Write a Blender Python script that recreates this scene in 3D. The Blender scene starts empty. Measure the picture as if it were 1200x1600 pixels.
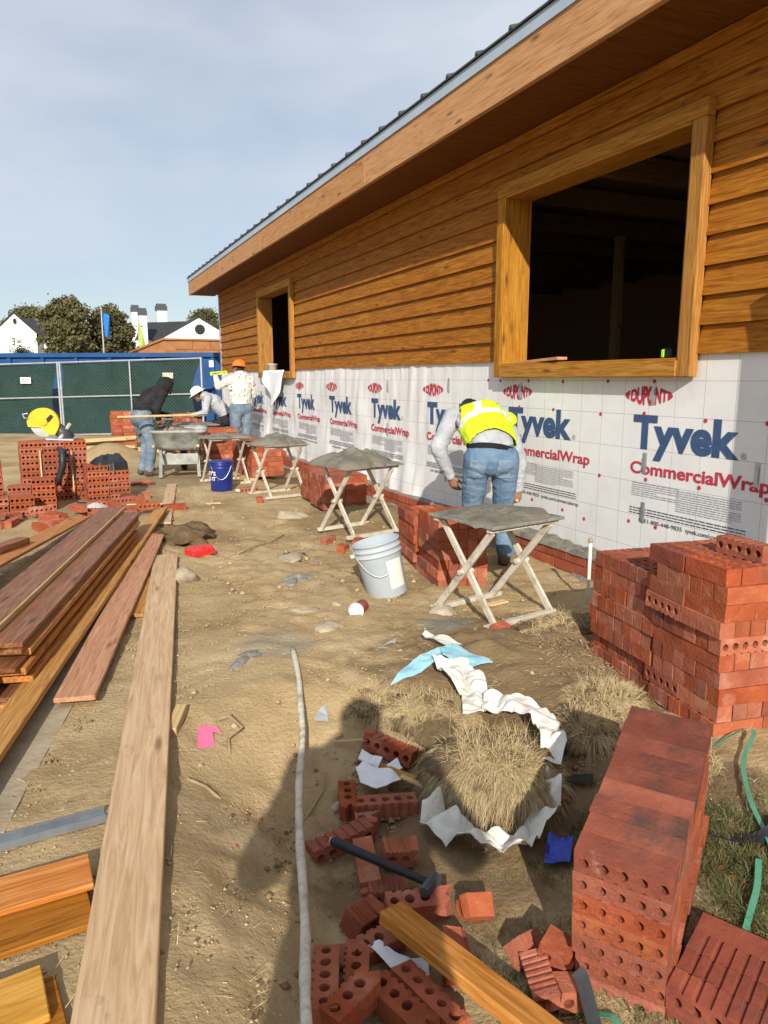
import bpy, bmesh, math, random
import numpy as np
from mathutils import Matrix, Vector

random.seed(7); RNG = np.random.default_rng(7)
scene = bpy.context.scene
COL = scene.collection
R = math.radians

# ------------------------------------------------------------------ camera
CAM_H = 1.36
PITCH = math.atan(208/1150)
YAW = math.atan(514/(1150*math.cos(PITCH)+208*math.sin(PITCH)))
cd = bpy.data.cameras.new('camera'); cam = bpy.data.objects.new('camera', cd); COL.objects.link(cam)
cd.sensor_fit = 'VERTICAL'; cd.sensor_height = 32.0; cd.lens = 1150/1600*32.0
cd.clip_start = 0.05; cd.clip_end = 900
cam.location = (0, 0, CAM_H)
cam.rotation_euler = (math.pi/2-PITCH, 0, -YAW)
scene.camera = cam

# ------------------------------------------------------------------ sky and sun
SUN_EL, SUN_AZ = R(26.0), R(21.7)          # light travels towards +Y, 21.7 degrees to the +X side
w = bpy.data.worlds.new('World'); scene.world = w; w.use_nodes = True
nt = w.node_tree; nt.nodes.clear()
o_ = nt.nodes.new('ShaderNodeOutputWorld'); bg = nt.nodes.new('ShaderNodeBackground')
sky = nt.nodes.new('ShaderNodeTexSky'); sky.sky_type = 'NISHITA'; sky.sun_disc = False
sky.sun_elevation = SUN_EL; sky.sun_rotation = math.pi+SUN_AZ
sky.altitude = 200; sky.air_density = 1.0; sky.dust_density = 0.7; sky.ozone_density = 1.5
tc = nt.nodes.new('ShaderNodeTexCoord'); mp = nt.nodes.new('ShaderNodeMapping'); mp.inputs['Scale'].default_value = (1.0, 1.0, 2.6)
nz = nt.nodes.new('ShaderNodeTexNoise'); nz.inputs['Scale'].default_value = 1.7; nz.inputs['Detail'].default_value = 5; nz.inputs['Roughness'].default_value = .5
rp = nt.nodes.new('ShaderNodeValToRGB'); rp.color_ramp.elements[0].position = .36; rp.color_ramp.elements[0].color = (.30, .30, .30, 1)
rp.color_ramp.elements[1].position = .68; rp.color_ramp.elements[1].color = (.92, .92, .92, 1)
mx = nt.nodes.new('ShaderNodeMixRGB'); mx.inputs[2].default_value = (6.6, 7.15, 7.95, 1)   # thin high cloud
nt.links.new(tc.outputs['Generated'], mp.inputs[0]); nt.links.new(mp.outputs[0], nz.inputs['Vector'])
sx_ = nt.nodes.new('ShaderNodeSeparateXYZ'); nt.links.new(tc.outputs['Generated'], sx_.inputs[0])
el_ = nt.nodes.new('ShaderNodeMapRange'); el_.inputs[1].default_value = .12; el_.inputs[2].default_value = .62; el_.inputs[3].default_value = -.12; el_.inputs[4].default_value = .16
nt.links.new(sx_.outputs[2], el_.inputs[0])
ad_ = nt.nodes.new('ShaderNodeMath'); ad_.operation = 'ADD'; nt.links.new(nz.outputs[0], ad_.inputs[0]); nt.links.new(el_.outputs[0], ad_.inputs[1])
nt.links.new(ad_.outputs[0], rp.inputs[0]); nt.links.new(rp.outputs[0], mx.inputs[0])
nt.links.new(sky.outputs[0], mx.inputs[1]); nt.links.new(mx.outputs[0], bg.inputs[0])
bg.inputs[1].default_value = 0.09
nt.links.new(bg.outputs[0], o_.inputs[0])
sl = bpy.data.lights.new('sun', 'SUN'); sl.energy = 4.7; sl.angle = R(0.5); sl.color = (1, .93, .82)
so = bpy.data.objects.new('sun', sl); COL.objects.link(so)
sd = Vector((math.sin(SUN_AZ)*math.cos(SUN_EL), math.cos(SUN_AZ)*math.cos(SUN_EL), -math.sin(SUN_EL)))
so.rotation_euler = sd.to_track_quat('-Z', 'Y').to_euler(); so.location = (-4, -8, 8)
scene.view_settings.view_transform = 'Standard'; scene.view_settings.look = 'None'
scene.view_settings.exposure = 0.25; scene.view_settings.gamma = 1.0
scene.render.engine = 'CYCLES'
scene.cycles.max_bounces = 6; scene.cycles.diffuse_bounces = 3

# ------------------------------------------------------------------ materials
def _in(nd, k, v):
    nd.inputs[k].default_value = v
def mat(name, cols, scale=6, stretch=(1, 1, 1), detail=5, rough=.8, bump=.15, bscale=None, rand=.1, metal=0, spec=.3,
        spots=None, dist=0., knots=None, alpha=None, world=False, sat=.0, hue=.0):
    m = bpy.data.materials.new(name); m.use_nodes = True
    t = m.node_tree; N = t.nodes; L = t.links; N.clear()
    out = N.new('ShaderNodeOutputMaterial'); b = N.new('ShaderNodeBsdfPrincipled'); L.new(b.outputs[0], out.inputs[0])
    _in(b, 'Roughness', rough); _in(b, 'Metallic', metal); _in(b, 'Specular IOR Level', spec)
    c = N.new('ShaderNodeTexCoord'); oi = N.new('ShaderNodeObjectInfo')
    if world:
        g = N.new('ShaderNodeNewGeometry'); vec = g.outputs['Position']
    else:
        mul = N.new('ShaderNodeMath'); mul.operation = 'MULTIPLY'; _in(mul, 1, 61.7); L.new(oi.outputs['Random'], mul.inputs[0])
        ad = N.new('ShaderNodeVectorMath'); ad.operation = 'ADD'; L.new(c.outputs['Object'], ad.inputs[0]); L.new(mul.outputs[0], ad.inputs[1]); vec = ad.outputs[0]
    mp = N.new('ShaderNodeMapping'); _in(mp, 'Scale', stretch); L.new(vec, mp.inputs[0])
    nz = N.new('ShaderNodeTexNoise'); _in(nz, 'Scale', scale); _in(nz, 'Detail', detail); _in(nz, 'Roughness', .6); _in(nz, 'Distortion', dist)
    L.new(mp.outputs[0], nz.inputs['Vector'])
    r = N.new('ShaderNodeValToRGB'); e = r.color_ramp.elements
    while len(e) < len(cols): e.new(.5)
    for i, (p, col) in enumerate(cols): e[i].position = p; e[i].color = (*col, 1)
    L.new(nz.outputs[0], r.inputs[0]); cur = r.outputs[0]
    for (sc, lo, hi, col, amt) in (spots or []):
        n2 = N.new('ShaderNodeTexNoise'); _in(n2, 'Scale', sc); _in(n2, 'Detail', 6); _in(n2, 'Roughness', .65); L.new(vec, n2.inputs['Vector'])
        mr = N.new('ShaderNodeMapRange'); _in(mr, 1, lo); _in(mr, 2, hi); _in(mr, 3, 0); _in(mr, 4, amt); L.new(n2.outputs[0], mr.inputs[0])
        x = N.new('ShaderNodeMixRGB'); L.new(mr.outputs[0], x.inputs[0]); L.new(cur, x.inputs[1]); _in(x, 2, (*col, 1)); cur = x.outputs[0]
    if knots:
        m2 = N.new('ShaderNodeMapping'); _in(m2, 'Scale', knots[1]); L.new(vec, m2.inputs[0])
        v = N.new('ShaderNodeTexVoronoi'); _in(v, 'Scale', knots[0]); L.new(m2.outputs[0], v.inputs['Vector'])
        mr = N.new('ShaderNodeMapRange'); _in(mr, 1, .17); _in(mr, 2, .05); _in(mr, 3, 0); _in(mr, 4, .8); L.new(v.outputs['Distance'], mr.inputs[0])
        x = N.new('ShaderNodeMixRGB'); L.new(mr.outputs[0], x.inputs[0]); L.new(cur, x.inputs[1]); _in(x, 2, (*knots[2], 1)); cur = x.outputs[0]
    if rand:
        h = N.new('ShaderNodeHueSaturation'); mr = N.new('ShaderNodeMapRange'); _in(mr, 3, 1-rand); _in(mr, 4, 1+rand)
        L.new(oi.outputs['Random'], mr.inputs[0]); L.new(mr.outputs[0], h.inputs['Value']); L.new(cur, h.inputs['Color'])
        if sat or hue:
            ml = N.new('ShaderNodeMath'); ml.operation = 'MULTIPLY'; _in(ml, 1, 7.31); L.new(oi.outputs['Random'], ml.inputs[0])
            fr = N.new('ShaderNodeMath'); fr.operation = 'FRACT'; L.new(ml.outputs[0], fr.inputs[0])
            m3 = N.new('ShaderNodeMapRange'); _in(m3, 3, 1-sat); _in(m3, 4, 1+sat); L.new(fr.outputs[0], m3.inputs[0]); L.new(m3.outputs[0], h.inputs['Saturation'])
            ml = N.new('ShaderNodeMath'); ml.operation = 'MULTIPLY'; _in(ml, 1, 13.7); L.new(oi.outputs['Random'], ml.inputs[0])
            fr = N.new('ShaderNodeMath'); fr.operation = 'FRACT'; L.new(ml.outputs[0], fr.inputs[0])
            m4 = N.new('ShaderNodeMapRange'); _in(m4, 3, .5-hue); _in(m4, 4, .5+hue); L.new(fr.outputs[0], m4.inputs[0]); L.new(m4.outputs[0], h.inputs['Hue'])
        cur = h.outputs[0]
    L.new(cur, b.inputs['Base Color'])
    if bump:
        n3 = nz.outputs[0]
        if bscale:
            q = N.new('ShaderNodeTexNoise'); _in(q, 'Scale', bscale); _in(q, 'Detail', 8); _in(q, 'Roughness', .65); L.new(mp.outputs[0], q.inputs['Vector']); n3 = q.outputs[0]
        bm_ = N.new('ShaderNodeBump'); _in(bm_, 'Strength', bump); _in(bm_, 'Distance', .02); L.new(n3, bm_.inputs['Height']); L.new(bm_.outputs[0], b.inputs['Normal'])
    if alpha is not None: _in(b, 'Alpha', alpha)
    return m

def wood(name, d, m_, l, rand=.15, knot=(.08, .03, .01), rough=.68, sc=5., grey=None, kn=True, hue=.0, sat=.05):
    return mat(name, [(.34, d), (.5, m_), (.66, l)], scale=sc, stretch=(.55, 9, 9), detail=8, rough=rough, bump=.12, rand=rand, dist=1.6,
               knots=(1.0, (2.2, 9, 9), knot) if kn else None, spots=grey, spec=.15, sat=sat, hue=hue)

MAT = {}
MAT['siding'] = wood('cedar siding stain', (.19, .062, .006), (.315, .115, .011), (.42, .175, .022), rand=.06, hue=.0015, sat=.0)
MAT['casing'] = wood('cedar casing stain', (.25, .105, .017), (.37, .165, .028), (.47, .235, .05), rand=.06)
MAT['fascia'] = wood('fascia wood', (.34, .165, .068), (.47, .245, .105), (.55, .30, .14), rand=.05, kn=True)
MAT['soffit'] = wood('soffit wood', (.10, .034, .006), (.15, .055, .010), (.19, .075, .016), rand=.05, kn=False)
MAT['purple'] = wood('dark stained cedar', (.14, .050, .023), (.215, .090, .043), (.30, .150, .077), rand=.15, rough=.45, knot=(.05, .03, .03))
MAT['cedar'] = wood('fresh cedar', (.32, .125, .028), (.46, .205, .052), (.55, .28, .095), rand=.16, hue=.012)
MAT['pinkcedar'] = wood('planed cedar', (.34, .155, .085), (.47, .235, .13), (.55, .31, .18), rand=.08, knot=(.16, .05, .03))
MAT['oldplank'] = wood('weathered pine plank', (.42, .258, .132), (.53, .352, .198), (.61, .44, .268), rand=.03, sc=4.,
                       grey=[(3.0, .58, .78, (.25, .215, .17), .5), (9, .64, .74, (.16, .13, .11), .5)], knot=(.20, .11, .05))
MAT['lumber'] = wood('construction lumber', (.45, .30, .13), (.58, .42, .21), (.66, .50, .29), rand=.12)
MAT['lath'] = mat('dusty whitewashed lath', [(.3, (.44, .39, .30)), (.6, (.60, .55, .46))], scale=7, stretch=(.6, 5, 5), rough=.85, bump=.4, spots=[(12, .52, .66, (.27, .23, .17), .75)], rand=.08)
MAT['twig'] = mat('dry root', [(.3, (.28, .2, .11)), (.7, (.42, .32, .2))], scale=20, rough=.9, bump=.4, rand=.15)
MAT['sandmortar'] = mat('sandy mortar', [(.3, (.20, .175, .12)), (.7, (.33, .29, .205))], scale=9, detail=8, rough=.8, bump=.8, bscale=24, rand=0)
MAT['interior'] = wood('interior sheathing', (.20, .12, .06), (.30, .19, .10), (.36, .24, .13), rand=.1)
MAT['brick'] = mat('fired clay brick', [(.25, (.23, .062, .032)), (.5, (.33, .094, .048)), (.75, (.42, .140, .078))], scale=9, detail=8, rough=.9, bump=.45, bscale=60, rand=.19, spec=.2,
                   spots=[(5, .58, .74, (.58, .38, .29), .42), (30, .66, .74, (.20, .05, .03), .6), (75, .6, .7, (.52, .22, .13), .4)], sat=.08, hue=.003)
MAT['brickdark'] = mat('flashed clay brick', [(.25, (.15, .045, .03)), (.5, (.27, .07, .042)), (.75, (.33, .10, .06))], scale=7, detail=8, rough=.9, bump=.3, bscale=50, rand=.15, spec=.2,
                       spots=[(6, .52, .68, (.075, .055, .05), .75), (9, .66, .76, (.5, .3, .25), .4)])
MAT['brickchalk'] = mat('chalky clay brick', [(.25, (.33, .10, .055)), (.5, (.40, .135, .075)), (.72, (.52, .30, .22))], scale=11, detail=8, rough=.95, bump=.3, bscale=50, rand=.1, spec=.15)
MAT['brickflash'] = mat('fire flashed clay brick', [(.25, (.15, .044, .028)), (.5, (.215, .062, .038)), (.75, (.28, .092, .056))], scale=7, detail=8, rough=.9, bump=.35, bscale=45, rand=.27, spec=.2,
                       spots=[(4.5, .50, .64, (.07, .045, .038), .85), (8, .66, .76, (.52, .34, .28), .5)])
MAT['wallbrick'] = mat('laid brick', [(.25, (.26, .06, .03)), (.5, (.36, .09, .045)), (.75, (.42, .13, .075))], scale=8, detail=7, rough=.9, bump=.3, bscale=45, rand=.15, spec=.2, spots=[(6, .6, .72, (.33, .30, .26), .5)])
MAT['mortar'] = mat('wet mortar', [(.3, (.135, .125, .10)), (.55, (.20, .185, .145)), (.8, (.26, .24, .19))], scale=7, detail=8, rough=.5, bump=.7, bscale=22, rand=.05, spec=.4)
MAT['drymortar'] = mat('mortar bed', [(.3, (.16, .155, .135)), (.7, (.29, .275, .24))], scale=14, detail=8, rough=.9, bump=.8, bscale=30, rand=.0)
MAT['metal'] = mat('galvanised steel', [(.3, (.45, .48, .52)), (.7, (.62, .66, .71))], scale=8, rough=.42, bump=.03, metal=.85, rand=.05)
MAT['stud'] = mat('weathered steel channel', [(.3, (.22, .25, .28)), (.7, (.34, .37, .41))], scale=9, rough=.5, bump=.05, metal=.7, rand=0, spots=[(8, .58, .7, (.30, .25, .17), .5)])
MAT['dkmetal'] = mat('dark roof metal', [(.3, (.05, .06, .065)), (.7, (.09, .10, .105))], scale=5, rough=.5, bump=.03, metal=.3, rand=.05)
MAT['flash'] = mat('pale metal drip edge', [(.3, (.36, .45, .55)), (.7, (.46, .55, .65))], scale=2, rough=.4, bump=.02, metal=.2, rand=.0)
MAT['white'] = mat('white paint', [(.3, (.74, .74, .73)), (.7, (.82, .82, .81))], scale=3, rough=.7, bump=.02, rand=.02)
MAT['paper'] = mat('white paper', [(.3, (.72, .74, .77)), (.7, (.83, .85, .88))], scale=9, rough=.8, bump=.1, rand=.03)
MAT['plastic_cloth'] = mat('dirty white wrap cloth', [(.3, (.56, .53, .46)), (.7, (.76, .74, .68))], scale=7, rough=.6, bump=.25, bscale=12, rand=.03, spots=[(9, .6, .72, (.36, .28, .18), .6)])
MAT['black'] = mat('black plastic', [(.3, (.012, .013, .016)), (.7, (.03, .032, .038))], scale=9, rough=.45, bump=.08, rand=.0)
MAT['yellow'] = mat('yellow painted steel', [(.3, (.78, .42, .012)), (.7, (.86, .50, .02))], scale=5, rough=.35, bump=.03, rand=0, spec=.5, spots=[(20, .66, .74, (.3, .2, .08), .5)])
MAT['bluecan'] = mat('blue plastic bucket', [(.3, (.010, .02, .16)), (.7, (.016, .035, .24))], scale=5, rough=.35, bump=.02, rand=0, spec=.5, spots=[(14, .66, .74, (.4, .4, .4), .4)])
MAT['greycan'] = mat('grey plastic bucket', [(.3, (.36, .41, .45)), (.7, (.44, .49, .53))], scale=4, rough=.45, bump=.04, rand=0, spec=.4, spots=[(9, .6, .75, (.33, .31, .27), .5)])
MAT['bluesteel'] = mat('blue container paint', [(.3, (.010, .06, .19)), (.7, (.018, .085, .25))], scale=3, rough=.5, bump=.03, rand=0, spots=[(5, .66, .8, (.10, .12, .15), .5)])
MAT['screen'] = mat('dark green windscreen mesh', [(.3, (.006, .026, .024)), (.7, (.012, .046, .040))], scale=2.5, rough=.8, bump=.3, bscale=2.5, rand=.0)
MAT['steelgrey'] = mat('fence pipe', [(.3, (.35, .37, .39)), (.7, (.5, .52, .54))], scale=8, rough=.5, bump=0, metal=.4, rand=.0)
MAT['asphalt'] = mat('asphalt shingle', [(.3, (.025, .026, .03)), (.7, (.05, .052, .058))], scale=4, rough=.9, bump=.2, rand=.05)
MAT['concrete'] = mat('concrete edging', [(.3, (.31, .25, .165)), (.7, (.43, .36, .25))], scale=9, detail=8, rough=.9, bump=.35, bscale=40, rand=0, spots=[(5, .55, .7, (.26, .2, .12), .6)])
MAT['stone'] = mat('tan stone', [(.3, (.32, .26, .18)), (.7, (.48, .41, .30))], scale=12, detail=8, rough=.9, bump=.5, bscale=20, rand=.15)
MAT['soil'] = mat('sod soil', [(.3, (.10, .065, .033)), (.7, (.22, .15, .08))], scale=14, detail=9, rough=.95, bump=.9, bscale=24, rand=.1)
MAT['straw'] = mat('dry straw grass', [(.2, (.30, .215, .105)), (.5, (.50, .385, .205)), (.8, (.64, .52, .32))], scale=26, rough=.8, bump=0, rand=.08)
MAT['green'] = mat('turf grass', [(.2, (.05, .07, .018)), (.5, (.12, .125, .045)), (.8, (.30, .25, .12))], scale=22, rough=.8, bump=0, rand=.0)
MAT['dirt'] = mat('loose dirt crumbs', [(.25, (.30, .21, .11)), (.5, (.42, .31, .175)), (.78, (.52, .41, .255))], scale=3, rough=.95, bump=0, rand=0, world=True)
MAT['earth'] = mat('dark earth clods', [(.3, (.16, .105, .055)), (.7, (.29, .20, .11))], scale=9, rough=.95, bump=0, rand=0, world=True)
MAT['leaf'] = mat('oak foliage', [(.25, (.05, .052, .02)), (.5, (.105, .10, .042)), (.75, (.18, .155, .075))], scale=1.4, rough=.8, bump=0, rand=.12)
MAT['hedge'] = mat('dark hedge', [(.25, (.015, .025, .01)), (.75, (.045, .06, .022))], scale=2, rough=.85, bump=0, rand=.05)
MAT['bark'] = mat('bark', [(.3, (.06, .045, .03)), (.7, (.13, .10, .07))], scale=5, stretch=(6, 6, 1), rough=.95, bump=.4, rand=.1)
MAT['red'] = mat('red plastic', [(.3, (.50, .02, .02)), (.7, (.62, .035, .03))], scale=6, rough=.4, bump=.04, rand=0, spec=.5)
MAT['pink'] = mat('pink paper', [(.3, (.75, .12, .25)), (.7, (.85, .2, .35))], scale=6, rough=.8, bump=.05, rand=0)
MAT['ltblue'] = mat('pale blue fibre cloth', [(.3, (.24, .47, .56)), (.7, (.34, .58, .66))], scale=14, rough=.9, bump=.25, bscale=40, rand=0)
MAT['bluepkt'] = mat('blue wrapper', [(.3, (.02, .04, .32)), (.7, (.04, .08, .45))], scale=9, rough=.3, bump=.2, rand=0)
MAT['strap'] = mat('green pallet strap', [(.3, (.06, .25, .15)), (.7, (.10, .33, .21))], scale=9, rough=.4, bump=.03, rand=0)
MAT['flagblue'] = mat('blue flag cloth', [(.3, (.02, .16, .55)), (.7, (.03, .21, .65))], scale=3, rough=.8, bump=0, rand=0)
MAT['flaggreen'] = mat('lime flag cloth', [(.3, (.32, .5, .06)), (.7, (.4, .58, .1))], scale=3, rough=.8, bump=0, rand=0)
MAT['tanblock'] = mat('split face block', [(.3, (.26, .115, .045)), (.7, (.36, .165, .07))], scale=3, rough=.9, bump=.3, bscale=9, rand=.06)
MAT['skin'] = mat('skin', [(.3, (.26, .12, .07)), (.7, (.33, .165, .10))], scale=9, rough=.55, bump=.05, rand=.05)
MAT['hair'] = mat('dark hair', [(.3, (.01, .008, .007)), (.7, (.03, .025, .02))], scale=30, rough=.6, bump=.3, rand=0)
def cloth(name, a, b, sc=10, bump=.5, spots=None): return mat(name, [(.3, a), (.7, b)], scale=sc, rough=.9, bump=bump, bscale=18, rand=0, spots=spots, spec=.15)
MAT['jeans'] = cloth('blue denim', (.085, .15, .24), (.18, .27, .37), 6)
MAT['denimpatch'] = cloth('faded denim pocket', (.12, .19, .28), (.22, .31, .41), 6)
MAT['jeans2'] = cloth('dusty denim', (.10, .14, .20), (.21, .27, .33), 5, spots=[(5, .55, .7, (.33, .33, .33), .5)])
MAT['greyshirt'] = cloth('heather grey shirt', (.33, .35, .38), (.45, .47, .50))
MAT['hivis'] = mat('fluorescent yellow vest', [(.3, (.50, .70, .015)), (.7, (.60, .80, .025))], scale=6, rough=.8, bump=.6, bscale=9, rand=0)
MAT['reflect'] = mat('silver reflective tape', [(.3, (.55, .57, .58)), (.7, (.68, .70, .72))], scale=30, rough=.4, bump=.05, rand=0)
MAT['hoodie'] = cloth('black hoodie', (.012, .012, .014), (.035, .034, .036))
MAT['camo'] = mat('camo bandana', [(.42, (.03, .022, .018)), (.5, (.09, .065, .05)), (.58, (.20, .16, .12))], scale=22, rough=.9, bump=.1, rand=0)
MAT['dotshirt'] = mat('cream shirt with small dark dots', [(.3, (.66, .62, .54)), (.6, (.74, .71, .63))], scale=8, rough=.9, bump=.2, bscale=10, rand=0, spots=[(24, .57, .60, (.10, .08, .07), .9)])
MAT['orange'] = mat('orange hard hat', [(.3, (.75, .16, .015)), (.7, (.85, .21, .02))], scale=5, rough=.35, bump=.02, rand=0, spec=.5)
MAT['whitehat'] = mat('white hard hat', [(.3, (.72, .73, .74)), (.7, (.8, .81, .82))], scale=5, rough=.35, bump=.02, rand=0, spec=.5)
MAT['boot'] = cloth('dusty brown boots', (.06, .042, .03), (.15, .11, .08))
MAT['belt'] = cloth('black leather belt', (.01, .01, .01), (.02, .02, .02), 5, .1)
MAT['blade'] = mat('steel blade', [(.3, (.42, .44, .46)), (.7, (.58, .60, .62))], scale=12, rough=.35, bump=.02, metal=.8, rand=0)
MAT['glass'] = mat('dark window glass', [(.3, (.01, .012, .015)), (.7, (.02, .022, .026))], scale=3, rough=.08, bump=0, rand=0, spec=.6)
MAT['navy'] = mat('navy print ink', [(.3, (.035, .075, .17)), (.7, (.055, .105, .22))], scale=20, rough=.8, bump=0, rand=0)
MAT['redink'] = mat('red print ink', [(.3, (.44, .03, .055)), (.7, (.56, .05, .08))], scale=20, rough=.8, bump=0, rand=0)
MAT['greyink'] = mat('grey print ink', [(.3, (.30, .31, .33)), (.7, (.42, .43, .45))], scale=20, rough=.8, bump=0, rand=0)
MAT['blackink'] = mat('black print ink', [(.3, (.04, .045, .05)), (.7, (.09, .095, .10))], scale=20, rough=.8, bump=0, rand=0)
MAT['lime'] = mat('fluorescent green level', [(.3, (.35, .75, .02)), (.7, (.45, .85, .04))], scale=9, rough=.4, bump=0, rand=0)
MAT['pvc'] = mat('muddy white pipe', [(.3, (.62, .59, .50)), (.7, (.76, .74, .67))], scale=9, rough=.5, bump=.1, rand=0, spots=[(18, .55, .7, (.36, .29, .19), .6)])
MAT['barrow'] = mat('mortar splashed barrow tray', [(.3, (.17, .20, .20)), (.5, (.33, .34, .31)), (.7, (.46, .46, .42))], scale=6, detail=8, rough=.8, bump=.3, bscale=14, rand=0, spots=[(4, .58, .7, (.10, .22, .30), .5)])
MAT['chain'] = mat('galvanised wire', [(.3, (.10, .14, .13)), (.7, (.16, .20, .19))], scale=3, rough=.6, bump=0, metal=.3, rand=0)

# ------------------------------------------------------------------ object helpers
def wm(o):
    m = o.matrix_basis.copy()
    return wm(o.parent) @ m if o.parent else m
def link(name, me, material=None, parent=None, M=None):
    o = bpy.data.objects.new(name, me); COL.objects.link(o)
    if material is not None and me is not None:
        ms = material if isinstance(material, (list, tuple)) else [material]
        ms = [MAT[k] if isinstance(k, str) else k for k in ms]
        if len(me.materials) == 0:
            for k in ms: me.materials.append(k)
        elif me.materials[0] != ms[0]:
            for i, k in enumerate(ms): 
                o.material_slots[i].link = 'OBJECT'; o.material_slots[i].material = k
    if parent: o.parent = parent
    if M is not None:
        o.matrix_basis = (wm(parent).inverted() @ M) if parent else M
    elif parent: o.matrix_basis = wm(parent).inverted()
    return o
def tag(o, label, cat, group=None):
    o['label'] = label; o['category'] = cat
    if group: o['group'] = group
    return o
def thing(name, label, cat, loc=(0, 0, 0), rz=0, group=None):
    o = bpy.data.objects.new(name, None); COL.objects.link(o); o.empty_display_size = .1
    o.matrix_basis = T(*loc) @ RZ(rz)
    return tag(o, label, cat, group)
def pivot(name, parent, M):
    o = bpy.data.objects.new(name, None); COL.objects.link(o); o.parent = parent; o.empty_display_size = .1
    o.matrix_basis = wm(parent).inverted() @ M
    return o
def T(x, y, z): return Matrix.Translation((x, y, z))
def RX(a): return Matrix.Rotation(a, 4, 'X')
def RY(a): return Matrix.Rotation(a, 4, 'Y')
def RZ(a): return Matrix.Rotation(a, 4, 'Z')
def frame(o, x, z=(0, 0, 1)):
    x = Vector(x).normalized(); z = Vector(z); y = z.cross(x).normalized(); z = x.cross(y)
    return Matrix(((x[0], y[0], z[0], o[0]), (x[1], y[1], z[1], o[1]), (x[2], y[2], z[2], o[2]), (0, 0, 0, 1)))
def mesh(name, V, F, smooth=False, mi=None):
    me = bpy.data.meshes.new(name); me.from_pydata([tuple(map(float, v)) for v in V], [], [tuple(map(int, f)) for f in F])
    if smooth: me.polygons.foreach_set('use_smooth', [True]*len(me.polygons))
    if mi is not None: me.polygons.foreach_set('material_index', mi)
    me.update(); return me
class MB:
    def __init__(s): s.V = []; s.F = []; s.m = []
    def add(s, V, F, mi=0):
        n = len(s.V); s.V += [tuple(v) for v in V]; s.F += [tuple(i+n for i in f) for f in F]; s.m += [mi]*len(F); return s
    def box(s, a, b, mi=0):
        (x0, y0, z0), (x1, y1, z1) = a, b
        return s.add([(x0, y0, z0), (x1, y0, z0), (x1, y1, z0), (x0, y1, z0), (x0, y0, z1), (x1, y0, z1), (x1, y1, z1), (x0, y1, z1)],
                     [(0, 3, 2, 1), (4, 5, 6, 7), (0, 1, 5, 4), (1, 2, 6, 5), (2, 3, 7, 6), (3, 0, 4, 7)], mi)
    def tube(s, pts, r, n=8, mi=0, caps=True):
        pts = [Vector(p) for p in pts]; rs = r if isinstance(r, (list, tuple)) else [r]*len(pts)
        V = []; up = Vector((0, 0, 1)); prev = None
        for i, p in enumerate(pts):
            d = (pts[min(i+1, len(pts)-1)]-pts[max(i-1, 0)]).normalized()
            a = prev if prev is not None else (up if abs(d.z) < .9 else Vector((1, 0, 0)))
            u = (a-d*a.dot(d)).normalized(); v = d.cross(u); prev = u
            for k in range(n):
                t = 2*math.pi*k/n; V.append(p+(u*math.cos(t)+v*math.sin(t))*rs[i])
        F = []
        for i in range(len(pts)-1):
            for k in range(n):
                F.append((i*n+k, i*n+(k+1) % n, (i+1)*n+(k+1) % n, (i+1)*n+k))
        if caps: F += [tuple(range(n-1, -1, -1)), tuple((len(pts)-1)*n+k for k in range(n))]
        return s.add(V, F, mi)
    def ribbon(s, pts, wvec, wd, th=.003, mi=0):
        V = []
        for i, p in enumerate(pts):
            p = Vector(p); wv = Vector(wvec[i] if isinstance(wvec, list) else wvec).normalized()*wd/2
            d = (Vector(pts[min(i+1, len(pts)-1)])-Vector(pts[max(i-1, 0)])).normalized(); n = d.cross(wv).normalized()*th/2
            V += [p-wv-n, p+wv-n, p+wv+n, p-wv+n]
        F = [(0, 1, 2, 3), tuple(4*(len(pts)-1)+k for k in (3, 2, 1, 0))]
        for i in range(len(pts)-1):
            for k in range(4): F.append((4*i+k, 4*(i+1)+k, 4*(i+1)+(k+1) % 4, 4*i+(k+1) % 4))
        return s.add(V, F, mi)
    def lathe(s, prof, n=24, mi=0, arc=2*math.pi):
        V = []; full = abs(arc-2*math.pi) < 1e-6; m = n if full else n+1
        for (r, z) in prof:
            for k in range(m):
                t = arc*k/n; V.append((r*math.cos(t), r*math.sin(t), z))
        F = []
        for i in range(len(prof)-1):
            for k in range(n):
                k2 = (k+1) % m
                F.append((i*m+k, i*m+k2, (i+1)*m+k2, (i+1)*m+k))
        return s.add(V, F, mi)
    def extrude(s, poly, z0, z1, mi=0):
        n = len(poly); V = [(x, y, z0) for x, y in poly]+[(x, y, z1) for x, y in poly]
        F = [tuple(range(n-1, -1, -1)), tuple(range(n, 2*n))]+[(k, (k+1) % n, n+(k+1) % n, n+k) for k in range(n)]
        return s.add(V, F, mi)
    def me(s, name, smooth=False): return mesh(name, s.V, s.F, smooth, s.m)
    def obj(s, name, material, parent=None, M=None, smooth=False): return link(name, s.me(name, smooth), material, parent, M)

_cb = {}
def cbox(sx, sy, sz, c=.003, name='board'):
    key = (round(sx, 3), round(sy, 3), round(sz, 3), c)
    if key not in _cb:
        b = bmesh.new(); bmesh.ops.create_cube(b, size=1)
        for v in b.verts: v.co.x *= sx; v.co.y *= sy; v.co.z *= sz
        bmesh.ops.bevel(b, geom=b.edges[:], offset=min(c, sx*.3, sy*.3, sz*.3), segments=1, affect='EDGES')
        me = bpy.data.meshes.new(name); b.to_mesh(me); b.free(); _cb[key] = me
    return _cb[key].copy()
def board(name, a, b, wd, th, material, parent=None, up=(0, 0, 1), c=.003):
    a = Vector(a); b = Vector(b); M = frame((a+b)/2, b-a, up)
    return link(name, cbox((b-a).length, wd, th, c, name), material, parent, M)

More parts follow.
